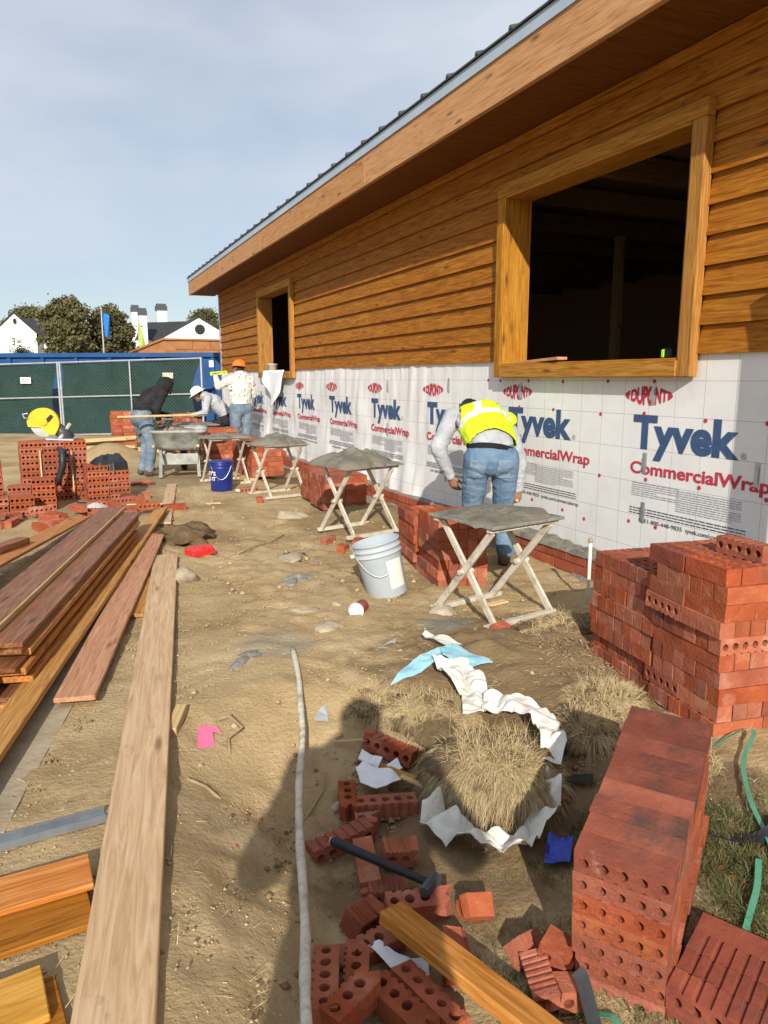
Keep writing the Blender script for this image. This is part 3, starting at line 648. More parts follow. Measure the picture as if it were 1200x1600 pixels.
for i, q in enumerate(yq):
    e = min(1, (q-3.3)/.1, (5.1-q)/.15)
    Vt += [(3.238-.012*t1[i], q, .150), (3.255-.015*t2[i], q, .152+e*(.010+.03*t1[i])), (3.31, q, .158+e*(.012+.035*t2[i])), (3.386, q, .16+e*(.008+.03*t1[i]))]
for i in range(len(yq)-1):
    for k in range(3): Ft.append((4*i+k, 4*i+k+1, 4*i+5+k, 4*i+4+k))
link('wet_mortar_bed', mesh('wet_mortar_bed', Vt, Ft, False), 'mortar', led)

# ------------------------------------------------------------------ brick stacks
def course_A(nx_, ny_):   # bricks along local x (ends face -x), ny_ of them side by side along y
    return [((i+.5)*(BL+.004), (j+.5)*(BD+.003), 0) for i in range(nx_) for j in range(ny_)]
def course_B(nx_, ny_):   # bricks along local y (long face to -x)
    return [((i+.5)*(BD+.003), (j+.5)*(BL+.004), 1) for i in range(nx_) for j in range(ny_)]
def pile(name, label, loc, rz, nx_, ny_, courses, pat, seed, group='brick stacks', top=None, simple=False, skip_inner=True, codes=('U', 'E', 'U', 'E', 'D', 'S'), root=None, off=(0, 0), mats=None, shift=.012, bcols=None):
    r = random.Random(seed)
    t = root or thing(name, label, 'brick stack', loc, rz, group)
    base = T(*loc) @ RZ(rz); wx, wy = nx_*(BL+.004), ny_*(BD+.003)
    for c in range(courses):
        p = pat[c % len(pat)]; z = BH/2+c*(BH+.0012)+loc[2]*0
        lst = course_A(nx_, ny_) if p == 'A' else course_B(bcols or max(1, round(wx/(BD+.003))), max(1, round(wy/(BL+.004))))
        sx, sy = r.uniform(-shift, shift), r.uniform(-shift, shift)
        mxx = max(q[0] for q in lst); myy = max(q[1] for q in lst)
        for (x, y, o) in lst:
            inner = x > .16 and y > .16 and x < mxx-.05 and y < myy-.05 and c < courses-1
            if skip_inner and inner: continue
            if c == courses-1 and top and r.random() < top: continue
            M = base @ T(x+off[0]+sx, y+off[1]+sy, z) @ (RZ(R(90)) if o else Matrix.Identity(4))
            brick(t, M, r.choice('UUUUUUUUES' if not o else 'EEEEEEEEUS'), r.choice(mats) if mats else None, r, 1.4, simple)
    return t
RS = R(-8)
st = pile('brick_stack', 'tall stepped stack of red bricks by the wall, nearest the camera on the right', G(2.20, 1.88, .0), RS, 2, 6, 10, 'ABAABABBAB', 11)
pile('', '', G(2.20, 1.88, .0), RS, 2, 7, 8, 'AAAAAAAA', 12, root=st, off=(.02, 6*(BD+.003)+.02))
MM = T(*G(2.20, 1.88)) @ RZ(RS)
brick(st, MM @ T(.21, .16, 10*(BH+.0012)+BH/2) @ RZ(R(90+6)), 'R', 'brick', random, .2).matrix_basis
pile('brick_stack', 'brick stack behind the grey bucket and under the near mortar stand', G(2.21, 4.13, -.01), R(-10), 1, 7, 7, 'B', 21, top=.1, bcols=5)
pile('', '', G(2.21, 4.13, -.01), R(-10), 1, 7, 6, 'B', 22, bcols=5, root=[o for o in COL.objects if o.get('label', '').startswith('brick stack behind the grey')][0], off=(-.02, 7*(BD+.003)+.02))
p2 = pile('brick_stack', 'brick stack between the second and third mortar stands', G(2.40, 6.95, .02), R(-3), 2, 8, 5, 'AAAAA', 31, simple=True)
pile('', '', G(2.40, 6.95, .02), R(-3), 2, 7, 5, 'AABAA', 32, root=p2, off=(.03, 8*(BD+.003)+.02), simple=True)
p3 = pile('brick_stack', 'brick stack on a plank just beyond the blue bucket', G(2.34, 9.75, .05), R(5), 2, 12, 7, 'AAAABAA', 41, simple=True)
board('base_plank', (2.3, 9.7, .025), (2.28, 10.7, .025), .16, .035, 'lumber', p3)
pile('brick_stack', 'brick stack at the legs of the man in the orange hard hat', G(2.1, 11.5, 0), R(3), 2, 5, 9, 'ABAAB', 51, simple=True)
pile('brick_stack', 'brick stack in front of the man in the white hard hat', G(1.88, 13.5, 0), R(3), 2, 6, 11, 'BABAB', 61, simple=True, top=.3)
pile('brick_stack', 'square brick stack left of the man in the black hooded jacket', G(.92, 15.2, .0), R(-6), 2, 6, 11, 'AABAABAAA', 71, simple=True)
# stacks round the masonry saw: hole faces towards the camera
def front_pile(label, loc, rz, cols, rows, deep, seed, tops=None, jit=.01):
    r = random.Random(seed); t = thing('brick_stack', label, 'brick stack', loc, rz, 'brick stacks'); base = T(*loc) @ RZ(rz)
    for c in range(cols):
        n = rows if tops is None else tops[c]
        for k in range(n):
            for d in range(deep):
                if 0 < d < deep-1 and k < n-1 and 0 < c < cols-1: continue
                M = base @ T(c*(BL+.005)+r.uniform(-jit, jit)*.4, d*(BD+.003)+r.uniform(-jit, jit)*.5, BH/2+k*(BH+.0012))
                brick(t, M, r.choice('SSSR'), 'brick' if r.random() < .85 else None, r, 1.2)
    return t
saw_st = front_pile('brick stack under the yellow masonry saw, hole faces showing', G(-.30, 9.05, 0), R(6), 3, 10, 5, 81, tops=[10, 10, 10])
front_pile('brick stack with a black cover on top, right of the masonry saw', G(.36, 8.85, 0), R(8), 2, 5, 4, 82, tops=[6, 5])
front_pile('low brick stack in front of the masonry saw, left side', G(-.42, 8.45, 0), R(-4), 2, 5, 3, 83, tops=[4, 5])
front_pile('tall brick stack cut by the left edge beside the saw', G(-.95, 9.0, 0), R(2), 2, 7, 3, 85, tops=[7, 7])
front_pile('short brick pile at the left edge below the saw', G(-.62, 8.1, 0), R(3), 2, 3, 3, 84, tops=[3, 3])
r_ = random.Random(9)
def loose_row(label, pts, cat='brick stack', name='brick_heap', seed=0):
    r = random.Random(seed); x, y, z = pts[0]; t = thing(name, label, cat, G(x, y), 0)
    for (x, y, h) in pts:
        brick(t, T(*G(x, y, BH/2+h)) @ RZ(r.uniform(-1.5, 1.5)) @ RX(r.uniform(-.12, .12)), r.choice('SRUE'), None, r)
    return t
loose_row('scattered heap of fallen bricks at the left edge in front of the saw stacks', [(-.62+.12*i+r_.uniform(-.05, .05), 7.75+.07*(i % 4)+r_.uniform(-.05, .05), 0 if i % 3 else .055) for i in range(15)]+[(-.75+.16*i+r_.uniform(-.06, .06), 7.45+r_.uniform(-.2, .2), 0) for i in range(9)], seed=4)
loose_row('few broken bricks lying right of the black covered stack', [(.62, 8.55, 0), (.75, 8.5, 0), (.68, 8.75, 0), (.86, 8.8, 0), (.25, 8.3, 0), (.4, 8.4, 0)], seed=5)
loose_row('broken brick pieces by the boots of the hooded man', [(.86, 9.95, -.03), (1.0, 9.9, -.035), (.95, 10.1, -.03)], seed=6)

# the strapped bundle tipped forward on the low turf
def rot3(a, b, c): return RZ(a) @ RX(b) @ RY(c)
BM = T(1.045, 1.26, .263) @ rot3(-.945, .20, .02)
bundle = thing('brick_bundle', 'strapped bundle of bricks with five-hole faces, tipped forward in the right foreground', 'brick bundle', (1.3, 1.4, -.15)); rb = random.Random(33)
tops = ['brickflash']*9
for k in range(7):
    for d in range(9):
        for_top = k == 0
        M = BM @ T(BL/2+rb.uniform(-.003, .003)+(.010 if k >= 5 else 0), BD/2+d*(BD+.0026), -BH/2-k*(BH+.0008)+rb.uniform(-.002, .002))
        brick(bundle, M, 'S', tops[d] if for_top else ('brick' if rb.random() < .8 else None), rb, .35)
b2 = thing('brick_bundle', 'low layer of grooved dark bricks at the bottom right corner', 'brick bundle', (1.5, 1.1, -.1))
B2 = T(1.415, 1.215, -.035) @ RZ(math.atan2(-.164, .081)) @ RX(R(7))
for d in range(4):
    for c in range(2):
        brick(b2, B2 @ T(BL/2+c*(BL+.004), -BD/2-d*(BD+.002)+.06, -BH/2), 'S' if d == 0 else 'R', 'brickdark', rb, .5)
        brick(b2, B2 @ T(BL/2+c*(BL+.004), -BD/2-d*(BD+.002)+.06, -BH/2-BH), 'S', 'brickdark', rb, .5)

# loose bricks on the ground: label, x, y, top z, heading, pose, holes, length, tilt
def loose(label, x, y, zt, ang, code, n=5, L=None, tilt=(0, 0), material='brick', broken=None):
    broken = (n < 5) if broken is None else broken; L = L or BL*n/5.0
    me = brick_mesh(hash(label) % 1000 if False else len(label)*7+int(x*100), n, L, broken)
    hh = BH/2
    o = link('loose_brick' if n > 2 else 'brick_fragment', me, material, None, T(x, y, zt-hh) @ RZ(R(ang)) @ RX(R(tilt[0])) @ RY(R(tilt[1])) @ ROT[code])
    return tag(o, label, 'brick', 'loose bricks on the ground')
loose('grooved brick tilted against the dry grass clump, top of the loose bricks', 1.14, 2.53, -.085, -53, 'R', tilt=(-10, 8))
loose('broken brick standing holes up, left of the white torn sheet', .875, 2.32, -.135, -108, 'U', 4, .17)
loose('brick with grooved side to the camera, right below the white torn sheet', .99, 2.225, -.135, 163, 'U', 5, .215, broken=False)
loose('half brick with one hole, touching the grooved side brick', .883, 2.16, -.14, -16, 'U', 2, .075)
loose('grooved brick lying above the black hammer handle', .765, 2.10, -.135, 8, 'R', 5, tilt=(0, -5))
loose('smooth reddish brick crossed by the black hammer handle', .80, 1.955, -.14, -105, 'S', 5, .20, tilt=(5, 4), material='brickchalk')
loose('grooved brick piece beside the hammer head', .90, 1.93, -.10, -13, 'R', 2, .10, tilt=(8, 4))
loose('brick block under the middle of the hammer handle', .815, 1.83, -.15, -15, 'R', 2, .115)
loose('small grooved brick fragment left of the stained offcut', .69, 1.725, -.12, 25, 'R', 2, .10, tilt=(18, 10))
loose('brick with broken corner and three holes, just above the stained offcut', .855, 1.70, -.115, -14, 'U', 4, .185, tilt=(10, 0))
loose('square brick fragment with one big hole on green turf', 1.012, 1.63, -.12, 160, 'S', 2, .085, tilt=(-35, 0))
loose('brick whose holes show under the end of the stained offcut', .66, 1.63, -.145, 6, 'U', 5, tilt=(6, -4))
loose('three-hole brick leaning on the ground at the far left of the front bricks', .505, 1.51, -.09, 69, 'U', 5, tilt=(0, 6))
loose('broken brick with a hollow face, second from the left in the front row', .60, 1.54, -.115, 66, 'U', 3, .15)
loose('two-hole brick end at the bottom edge below the hollow brick', .545, 1.425, -.075, 28, 'U', 4, .17)
loose('two-hole brick right of the white paper strip at the bottom edge', .655, 1.385, -.105, -72, 'U', 4, .18, tilt=(4, 0))
loose('long brick along the left edge of the stained offcut', .735, 1.40, -.13, -76, 'U', 5, tilt=(-8, 0))
loose('bright brick chunk right of the stained offcut, upper one', .885, 1.54, -.13, -25, 'S', 2, .07, tilt=(10, 10))
loose('bright brick chunk right of the stained offcut, lower one', .855, 1.47, -.14, -24, 'S', 2, .075)
loose('pointed brick shard standing on the turf left of the bundle', 1.05, 1.44, -.12, 9, 'R', 2, .08, tilt=(35, 20))
loose('brick half leaning on the foot of the bundle', 1.025, 1.335, -.12, -110, 'R', 3, .14, tilt=(15, 0))
loose('smooth brick piece on top of the broken bricks at the bundle foot', 1.095, 1.36, -.075, -61, 'S', 2, .085, tilt=(10, 12))
loose('brick piece under the smooth one at the bundle foot', 1.075, 1.28, -.125, -16, 'S', 2, .08, tilt=(0, 6))
loose('dark brick chip at the bottom edge near the black strap', .96, 1.265, -.15, -35, 'R', 1, .05, material='brickdark', broken=True)
loose('brick chip under the front bar of the nearest mortar stand', 2.10, 3.22, .06, 20, 'R', 2, .09, tilt=(10, 0))
loose('left brick under the bar of the second mortar stand', 2.0, 5.72, .055, 35, 'R', 3, .14)
loose('right brick under the bar of the second mortar stand', 2.2, 5.55, .055, 60, 'S', 3, .15)
loose('front brick chunk below the second mortar stand', 2.02, 5.42, .05, 50, 'S', 2, .12, tilt=(8, 0))
loose('brick prop under the foot of the third mortar stand', 2.0, 8.0, .06, 80, 'S', 3, .15)
loose('brick lying beside the blue bucket', 2.08, 8.85, .055, 5, 'S', 5)
loose('brick with faint holes leaning against the ledge behind the second stand', 2.95, 6.05, .06, 90, 'S', 5)

# ------------------------------------------------------------------ mortar stands
def stand(which, c, rz, hz, s=.62, wb=.60):
    t = thing('mortar_stand', 'folding X-leg mortar stand, '+which, 'mortar stand', c, rz, 'mortar stands')
    B = T(*c) @ RZ(rz); a = .205; wd2 = .225
    for sx in (-wd2, wd2):
        for s1 in (1, -1):
            p0 = B @ Vector((sx+(.018 if s1 > 0 else -.018), -a*s1*1.1, .02)); p1 = B @ Vector((sx+(.018 if s1 > 0 else -.018), a*s1*1.1, hz-.02))
            board('leg', p0, p1, .018, .042, 'lath', t, up=(0, 0, 1))
        mb = MB().tube([B @ Vector((sx-.05, 0, hz/2)), B @ Vector((sx+.05, 0, hz/2))], .016, 8); mb.obj('pivot_bolt', 'lath', t)
    for s1 in (1, -1):
        board('bottom_rail', B @ Vector((-wd2-.05, -a*s1*1.1, .018)), B @ Vector((wd2+.05, -a*s1*1.1, .018)), .042, .03, 'lath', t)
        board('top_rail', B @ Vector((-wd2-.04, a*s1*1.08, hz-.012)), B @ Vector((wd2+.04, a*s1*1.08, hz-.012)), .04, .022, 'lath', t)
    link('board', cbox(wb+.06, s+.04, .018, .003, 'board'), 'drymortar', t, B @ T(0, 0, hz+.0095))
    return B
def stand_m(which, c, rz, hz, h=.03, seed=1, s=.62, wb=.60):
    B = stand(which, c, rz, hz, s, wb); q = B @ Vector((0, 0, hz+.02))
    mound('wet_mortar', 'wet grey mortar on the stand '+which, q, (wb+.06)*.52, (s+.04)*.52, h, seed, rz, .30, floor=-.016)
stand_m('nearest the camera, by the yellow vest', G(2.27, 3.56, .0), R(12), .57, .028, 3, .50, .50)
stand_m('second nearest, behind the grey bucket', G(2.36, 5.93, .02), R(14), .60, .10, 4, .52, .52)
stand_m('third nearest, right of the blue bucket', G(2.33, 8.42, .0), R(12), .60, .085, 5, .50, .50)
stand_m('right behind the blue bucket', G(1.98, 9.75, .0), R(6), .60, .03, 6, .5, .5)
stand_m('left of the white hard hat', G(2.05, 12.3, 0), R(6), .62, .025, 7, .6, .55)
stand_m('farthest, behind the wheelbarrow', G(1.95, 14.0, 0), R(2), .64, .03, 8, .6, .6)

# ------------------------------------------------------------------ buckets
def bucket(label, M, material, patch=None, r0=.128, r1=.150, h=.365):
    t = thing('bucket', label, 'bucket', (0, 0, 0)); t.matrix_basis = M
    prof = [(0, 0), (r0, 0), (r0+.004, .006), (r0+(r1-r0)*.75, h*.74), (r1*.985, h*.76), (r1*1.035, h*.765), (r1*1.035, h*.785), (r1*.99, h*.79), (r1*.995, h*.86), (r1*1.04, h*.865), (r1*1.04, h*.885), (r1*.995, h*.89), (r1, h*.965), (r1*1.04, h*.97), (r1*1.04, h), (r1*.975, h), (r0-.006, .012), (0, .012)]
    MB().lathe(prof, 36).obj('pail', material, t, M, True)
    return t
bm = bucket('grey plastic bucket tilted on the dirt near the near mortar stand', T(*G(1.875, 4.20, -.012)) @ RZ(R(30)) @ RX(R(-11)) @ RY(R(-7)), 'greycan')
Mb = wm(bm); va = math.atan2(-4.2, -1.88)-R(30)
def patch(root, M, a0, a1, z0, z1, material, name, r0=.128, r1=.150, h=.365, n=10):
    V = []; F = []
    for i in range(n+1):
        a = a0+(a1-a0)*i/n
        for z in (z0, z1):
            r = r0+.0045+(r1-r0)*(z/h)*1.0+.002; V.append((r*math.cos(a), r*math.sin(a), z))
    for i in range(n): F.append((2*i, 2*i+2, 2*i+3, 2*i+1))
    return link(name, mesh(name, V, F, True), material, root, M)
patch(bm, Mb, va+.28, va+1.05, .06, .245, 'pvc', 'label_sticker')
MB().tube([Mb @ Vector((.153*math.cos(va+k), .153*math.sin(va+k), .30-.14*math.sin((k+1.0)/2.0*math.pi)**1)) + (Mb.to_3x3() @ Vector((math.cos(va+k), math.sin(va+k), 0)))*.012 for k in np.linspace(-1.35, .35, 16)], .0022, 6).obj('wire_handle', 'metal', bm)
MB().tube([Mb @ Vector((.155*math.cos(va-1.35), .155*math.sin(va-1.35), .30)), Mb @ Vector((.18*math.cos(va-1.35), .18*math.sin(va-1.35), .30))], .012, 8).obj('handle_lug', 'pvc', bm)
bb = bucket('dark blue plastic bucket standing on the dirt before the wheelbarrow', T(*G(1.80, 9.1, 0)), 'bluecan')
Mb = wm(bb); va = math.atan2(-9.1, -1.8)
MB().lathe([(.0, .366), (.146, .366), (.158, .362), (.158, .34), (.152, .338), (.152, .3605), (0, .3605)], 30).obj('lid', 'bluecan', bb, Mb, True)
def cyl_text(root, M, s, a_c, z, ht, wd, material, rad):
    V, F = fit_text(s, wd, ht, 'L', .03); V = V.copy(); V[:, 0] -= wd/2
    P = [(rad*math.cos(a_c+x/rad), rad*math.sin(a_c+x/rad), z+y) for x, y in V]
    link('lettering', mesh('lettering', P, F), material, root, M)
cyl_text(bb, Mb, "LET'S", va-1.0, .20, .045, .16, 'white', .150); cyl_text(bb, Mb, 'DO IT', va-1.0, .135, .045, .15, 'white', .148)
MB().tube([Mb @ Vector((.157*math.cos(va+k), .157*math.sin(va+k), .31-.16*math.sin((k+.9)/1.8*math.pi))) for k in np.linspace(-.9, .9, 14)], .0025, 6).obj('wire_handle', 'metal', bb)
MB().tube([(1.93, 8.86, .02), (1.95, 8.82, .022)], [.018, .02], 10).obj('pvc_cap', 'pvc', None)
tag(bpy.data.objects['pvc_cap'], 'small white plastic fitting beside the blue bucket', 'pipe fitting')

# ------------------------------------------------------------------ lumber on the left
def plank(label, a, b, wd, th, material, name='timber_board', cat='board', group='timber boards', up=(0, 0, 1)):
    return tag(board(name, a, b, wd, th, material, None, up), label, cat, group)
plank('long grey weathered plank running down the left foreground', (.02-.09, .9, .02), (.68, 5.69, .02), .172, .038, 'oldplank', 'scaffold_plank', 'plank')
plank('pinkish planed cedar board with a clean near end, left of the long plank', (-.022, 3.155, .045), (.685, 6.42, .05), .165, .022, 'pinkcedar')
plank('golden cedar board slanting under the stained timber stack', (-.52, 1.9, .07), (.895, 7.68, .055), .145, .024, 'cedar', up=(-.25, 0, 1))
plank('short orange cedar offcut wedged under the pinkish board', (.30, 4.3, .018), (.52, 5.1, .018), .14, .022, 'cedar')
u = Vector((.797, 3.11, 0)).normalized(); nrm = Vector((u.y, -u.x, 0)); E1 = Vector((-.209, 3.37, 0))
def stk(label, back, fwd, side, z, wd, th, material, roll=0):
    """board of the stack; its near right corner measured from the top board's corner"""
    a = E1+u*back+nrm*(side-wd/2); b = E1+u*fwd+nrm*(side-wd/2)
    up = Vector((0, 0, 1))+nrm*roll
    return plank(label, (a.x, a.y, z), (b.x, b.y, z), wd, th, material, group='stained boards stacked on the left', up=up)
stk('dark purple-brown stained board on top of the timber stack', 0, 3.21, 0, .238, .19, .022, 'purple')
eb = stk('board with pale edge and purple face lying on the dark top board', -.9, 3.33, -.155, .262, .185, .02, 'purple')
board('pale_edge', tuple(E1+u*-.9+nrm*-.148+Vector((0, 0, .263))), tuple(E1+u*3.34+nrm*-.148+Vector((0, 0, .263))), .012, .03, 'lumber', eb)
zs = [(.214, .0, .02, 'purple', -.02, 3.1), (.188, .015, .03, 'cedar', .05, 3.05), (.162, -.005, .02, 'purple', -.1, 3.0), (.136, .02, .03, 'cedar', -.05, 2.9), (.110, .005, .02, 'purple', .02, 2.95), (.084, .03, .03, 'cedar', .0, 2.8), (.058, .012, .02, 'cedar', .06, 2.75), (.034, .04, .022, 'purple', -.1, 2.9), (.012, .03, .02, 'cedar', -.12, 2.7)]
nm = ['just below the top board', 'second below the top board', 'third below the top board', 'fourth below the top board', 'fifth below the top board', 'sixth below the top board', 'seventh below the top board', 'last but one from the ground', 'lying on the ground']
for (z, sd_, th, m_, bk, fw), n_ in zip(zs, nm): stk('stacked stained board '+n_+' in the timber stack', bk, fw, sd_, z, .19, th, m_)
for i, (z, m_) in enumerate([(.21, 'cedar'), (.18, 'cedar'), (.14, 'purple'), (.09, 'cedar'), (.04, 'cedar')]):
    stk('stacked stained board in the left row of the timber stack, %s' % ['top', 'second', 'third', 'fourth', 'bottom'][i], -.9, 3.1-.1*i, -.21, z, .19, .026, m_)
plank('orange cedar board lying left of the timber stack toward the saw', (-.75, 4.6, .16), (.13, 7.25, .1), .17, .022, 'cedar')
plank('dark timber with square end at the left edge behind the stack', (-.95, 4.9, .17), (-.30, 6.0, .17), .10, .06, 'purple')
plank('narrow long board lying flat towards the wheelbarrow', (.85, 7.1, .012), (1.28, 9.7, .02), .12, .02, 'oldplank')
plank('pale yellow batten lying across beyond the timber stack', (.62, 8.35, .012), (1.08, 8.2, .012), .03, .018, 'lumber')
plank('golden siding offcut near the bottom left, upper piece', (-.62, 1.945, .03), (-.005, 1.978, .035), .145, .018, 'cedar')
plank('darker siding offcut under the golden one near the bottom left', (-.6, 1.80, .012), (-.012, 1.86, .012), .15, .016, 'siding')
plank('golden siding offcut at the bottom left corner', (-.62, 1.52, .03), (-.115, 1.585, .035), .16, .018, 'cedar')
plank('reddish siding offcut beneath the corner piece', (-.6, 1.49, .012), (-.085, 1.57, .012), .16, .018, 'siding')
plank('short pine block lying right of the long plank', (.315, 2.79, -.005), (.385, 2.97, .01), .045, .04, 'lumber', 'wood_block', 'wood block')
plank('stained cedar offcut with angled end among the front bricks', (.735, 1.63, -.075), (.95, 1.03, -.095), .085, .036, 'cedar', up=(.15, 0, 1))
# steel stud channel
m = MB(); m.box((0, -.02, 0), (.75, .02, .0012)); m.box((0, -.02, .0012), (.75, -.0188, .022)); m.box((0, .0188, .0012), (.75, .02, .022)); m.box((0, -.0188, .021), (.75, -.013, .022)); m.box((0, .013, .021), (.75, .0188, .022))
tag(m.obj('metal_stud', 'stud', None, frame((-.70, 2.20, .004), (.745, .07, .005)) @ Matrix.Diagonal((1, 1.35, 1.1, 1))), 'galvanised steel channel lying left of the long plank', 'metal channel')
# concrete edging slab
tag(MB().extrude([(-1.6, 1.0), (-.31, 1.98), (-.19, 2.55), (-.03, 3.19), (.25, 4.6), (-.2, 5.2), (-1.7, 5.0)], -.05, .006).obj('concrete_slab', 'concrete'), 'flat concrete edging under the timber stack', 'concrete slab')

# ------------------------------------------------------------------ sticks, hammer, pipe, small litter
def lathstick():
    pts = [(1.0, 3.42, .0), (.905, 3.0, .005), (.80, 2.62, -.03), (.685, 2.3, -.06), (.58, 1.95, -.07), (.475, 1.57, -.05), (.40, 1.33, -.03), (.345, 1.12, -.01)]
    n = 40; P = []; pa = np.array(pts); s = np.linspace(0, len(pts)-1, n)
    for t in s:
        i = min(int(t), len(pts)-2); f = t-i; q = pa[i]*(1-f)+pa[i+1]*f; P.append((q[0]+.002*math.sin(t*3.1), q[1], max(q[2], float(gz(q[0], q[1])))+.022))
    rr = [.0135+.001*math.sin(i*.9)+.0008*math.sin(i*2.3) for i in range(n)]
    o = MB().tube(P, rr, 8).obj('wooden_pole', 'lath', None, None, True)
    return tag(o, 'long thin white weathered pole lying in the middle of the dirt', 'pole')
lathstick()
hm = thing('hammer', 'black handled hammer lying across the loose bricks', 'hammer', (.8, 1.85, -.13))
a = Vector((.70, 2.005, -.085)); b = Vector((.905, 1.715, -.10)); d = (b-a).normalized(); pv = Vector((d.y, -d.x, 0))
MB().tube([a, a+d*.01, a+d*.1, a+d*.2, b-d*.03, b+d*.01], [.012, .0165, .015, .014, .012, .011], 10).obj('handle', 'black', hm, None, True)
MB().tube([a-d*.004, a+d*.0001], [.0105, .0125], 10).obj('handle_end', 'pvc', hm)
MB().tube([b-pv*.035, b-pv*.034+Vector((0, 0, 0)), b+pv*.025, b+pv*.045], [.016, .019, .018, .015], 8).obj('head', 'dkmetal', hm)
pp = thing('pipe_stake', 'thin white pipe stake standing upright in front of the wall ledge', 'pipe', G(2.889, 3.47))
MB().tube([G(2.889, 3.47, -.05), G(2.891, 3.472, .39)], .0105, 10).obj('pipe', 'pvc', pp, None, True)
MB().tube([G(2.891, 3.472, .385), G(2.891, 3.472, .40), G(2.891, 3.472, .415)], [.014, .016, .011], 8).obj('cap', 'stone', pp)
def blob(name, label, cat, loc, r, seed, material, sq=(1, 1, .6), group=None, parent=None, amp=.35, sub=3, fr=2.2):
    b = bmesh.new(); bmesh.ops.create_icosphere(b, subdivisions=sub, radius=1)
    C = np.array([v.co[:] for v in b.verts]); n = fbm(C*fr/2+seed*5.7, 3)*amp+fbm(C*fr*2+seed*3.3, 2)*amp*.3
    for v, k in zip(b.verts, n): v.co = Vector((v.co.x*sq[0], v.co.y*sq[1], v.co.z*sq[2]))*r*(1+k)
    me = bpy.data.meshes.new(name); b.to_mesh(me); b.free(); me.polygons.foreach_set('use_smooth', [sub > 2]*len(me.polygons))
    o = link(name, me, material, parent, T(*loc) @ RZ(seed*1.3))
    if label: tag(o, label, cat, group)
    return o
blob('stone', 'pale limestone lump beside the far end of the long plank', 'stone', G(.715, 4.98, .035), .07, 1, 'stone', (1, 1.2, .8), 'stones')
blob('stone', 'small grey stone left of the loose bricks by the pole', 'stone', G(.835, 2.325, .01), .024, 2, 'stone', (1, 1.1, .8), 'stones')
blob('stone', 'tan cobble left of the red paper cup', 'stone', G(1.28, 3.67, .0), .075, 3, 'stone', (1.2, .9, .45), 'stones')
blob('stone', 'flat pale stone sunk in the dirt left of the red cup', 'stone', G(1.28, 4.05, -.01), .08, 4, 'concrete', (1.4, .9, .3), 'stones')
blob('stone', 'muddy stone under the rear rail of the nearest mortar stand', 'stone', G(1.985, 3.68, .0), .09, 5, 'stone', (1, .9, .6), 'stones')
blob('stone', 'round stone beside the torn grass near the red cup', 'stone', G(1.48, 4.07, .0), .03, 6, 'stone', (1, 1, .8), 'stones')
blob('dirt_clod', 'lumpy pile of dirt and dry roots behind the red packet', 'dirt clod', G(.93, 6.3, .02), .17, 7, 'soil', (1.3, 1, .75), amp=.6, fr=4)
blob('dirt_clod', 'flat dried mortar lump on the dirt near the second stand', 'mortar lump', G(1.58, 5.35, -.01), .12, 8, 'concrete', (1.5, .8, .3), amp=.5, fr=4)
blob('dirt_clod', 'grey mortar lump left of the brick stack behind the second stand', 'mortar lump', G(2.02, 6.9, .02), .13, 9, 'concrete', (1.3, .9, .4), amp=.4)
mound('mortar_spill', 'flat grey mortar splash under the rear rail of the nearest mortar stand', G(1.88, 3.36, .002), .10, .07, .012, 41, .3, .5, floor=-.01, material='drymortar')
mound('mortar_spill', 'dried grey mortar splash near the top end of the white pole', G(.80, 3.45, .002), .16, .07, .012, 42, .8, .6, floor=-.01, material='drymortar')
mound('mortar_spill', 'dried mortar splash on the dirt between the grey bucket and red packet', G(1.42, 4.75, .002), .14, .10, .015, 43, .2, .6, floor=-.01, material='drymortar')
cup = thing('paper_cup', 'red paper cup lying on its side with white rim toward the camera', 'cup', G(1.53, 3.86))
Mc = frame(G(1.495, 3.80, .043), (.16, .20, -.02)) @ RY(R(90))
MB().lathe([(.0425, 0), (.0420, .004), (.038, .135), (0, .135)], 24).lathe([(.0415, .002), (.037, .132), (0, .132)], 24, 1).obj('cup_wall', ['red', 'white'], cup, Mc, True)
MB().lathe([(.0445, .003), (.0465, .001), (.0465, -.003), (.0440, -.004)], 24).lathe([(0, .012), (.043, .010)], 24).obj('lid', 'white', cup, Mc, True)
bq = bmesh.new(); bmesh.ops.create_cube(bq, size=1); bmesh.ops.bevel(bq, geom=bq.edges[:], offset=.06, segments=1, affect='EDGES'); bmesh.ops.subdivide_edges(bq, edges=bq.edges[:], cuts=2, use_grid_fill=True)
Cq = np.array([v.co[:] for v in bq.verts]); nq = fbm(Cq*2.6+4, 3)
for v, k in zip(bq.verts, nq): v.co = Vector((v.co.x*.19, v.co.y*.14, v.co.z*.065))*(1+.16*k)+Vector((0, 0, .012*k+.02*v.co.x))
mq = bpy.data.meshes.new('packet'); bq.to_mesh(mq); bq.free()
tag(link('packet', mq, 'red', None, T(*G(.945, 5.72, .035)) @ RZ(R(20))), 'crushed red packet lying on the dirt', 'packet')
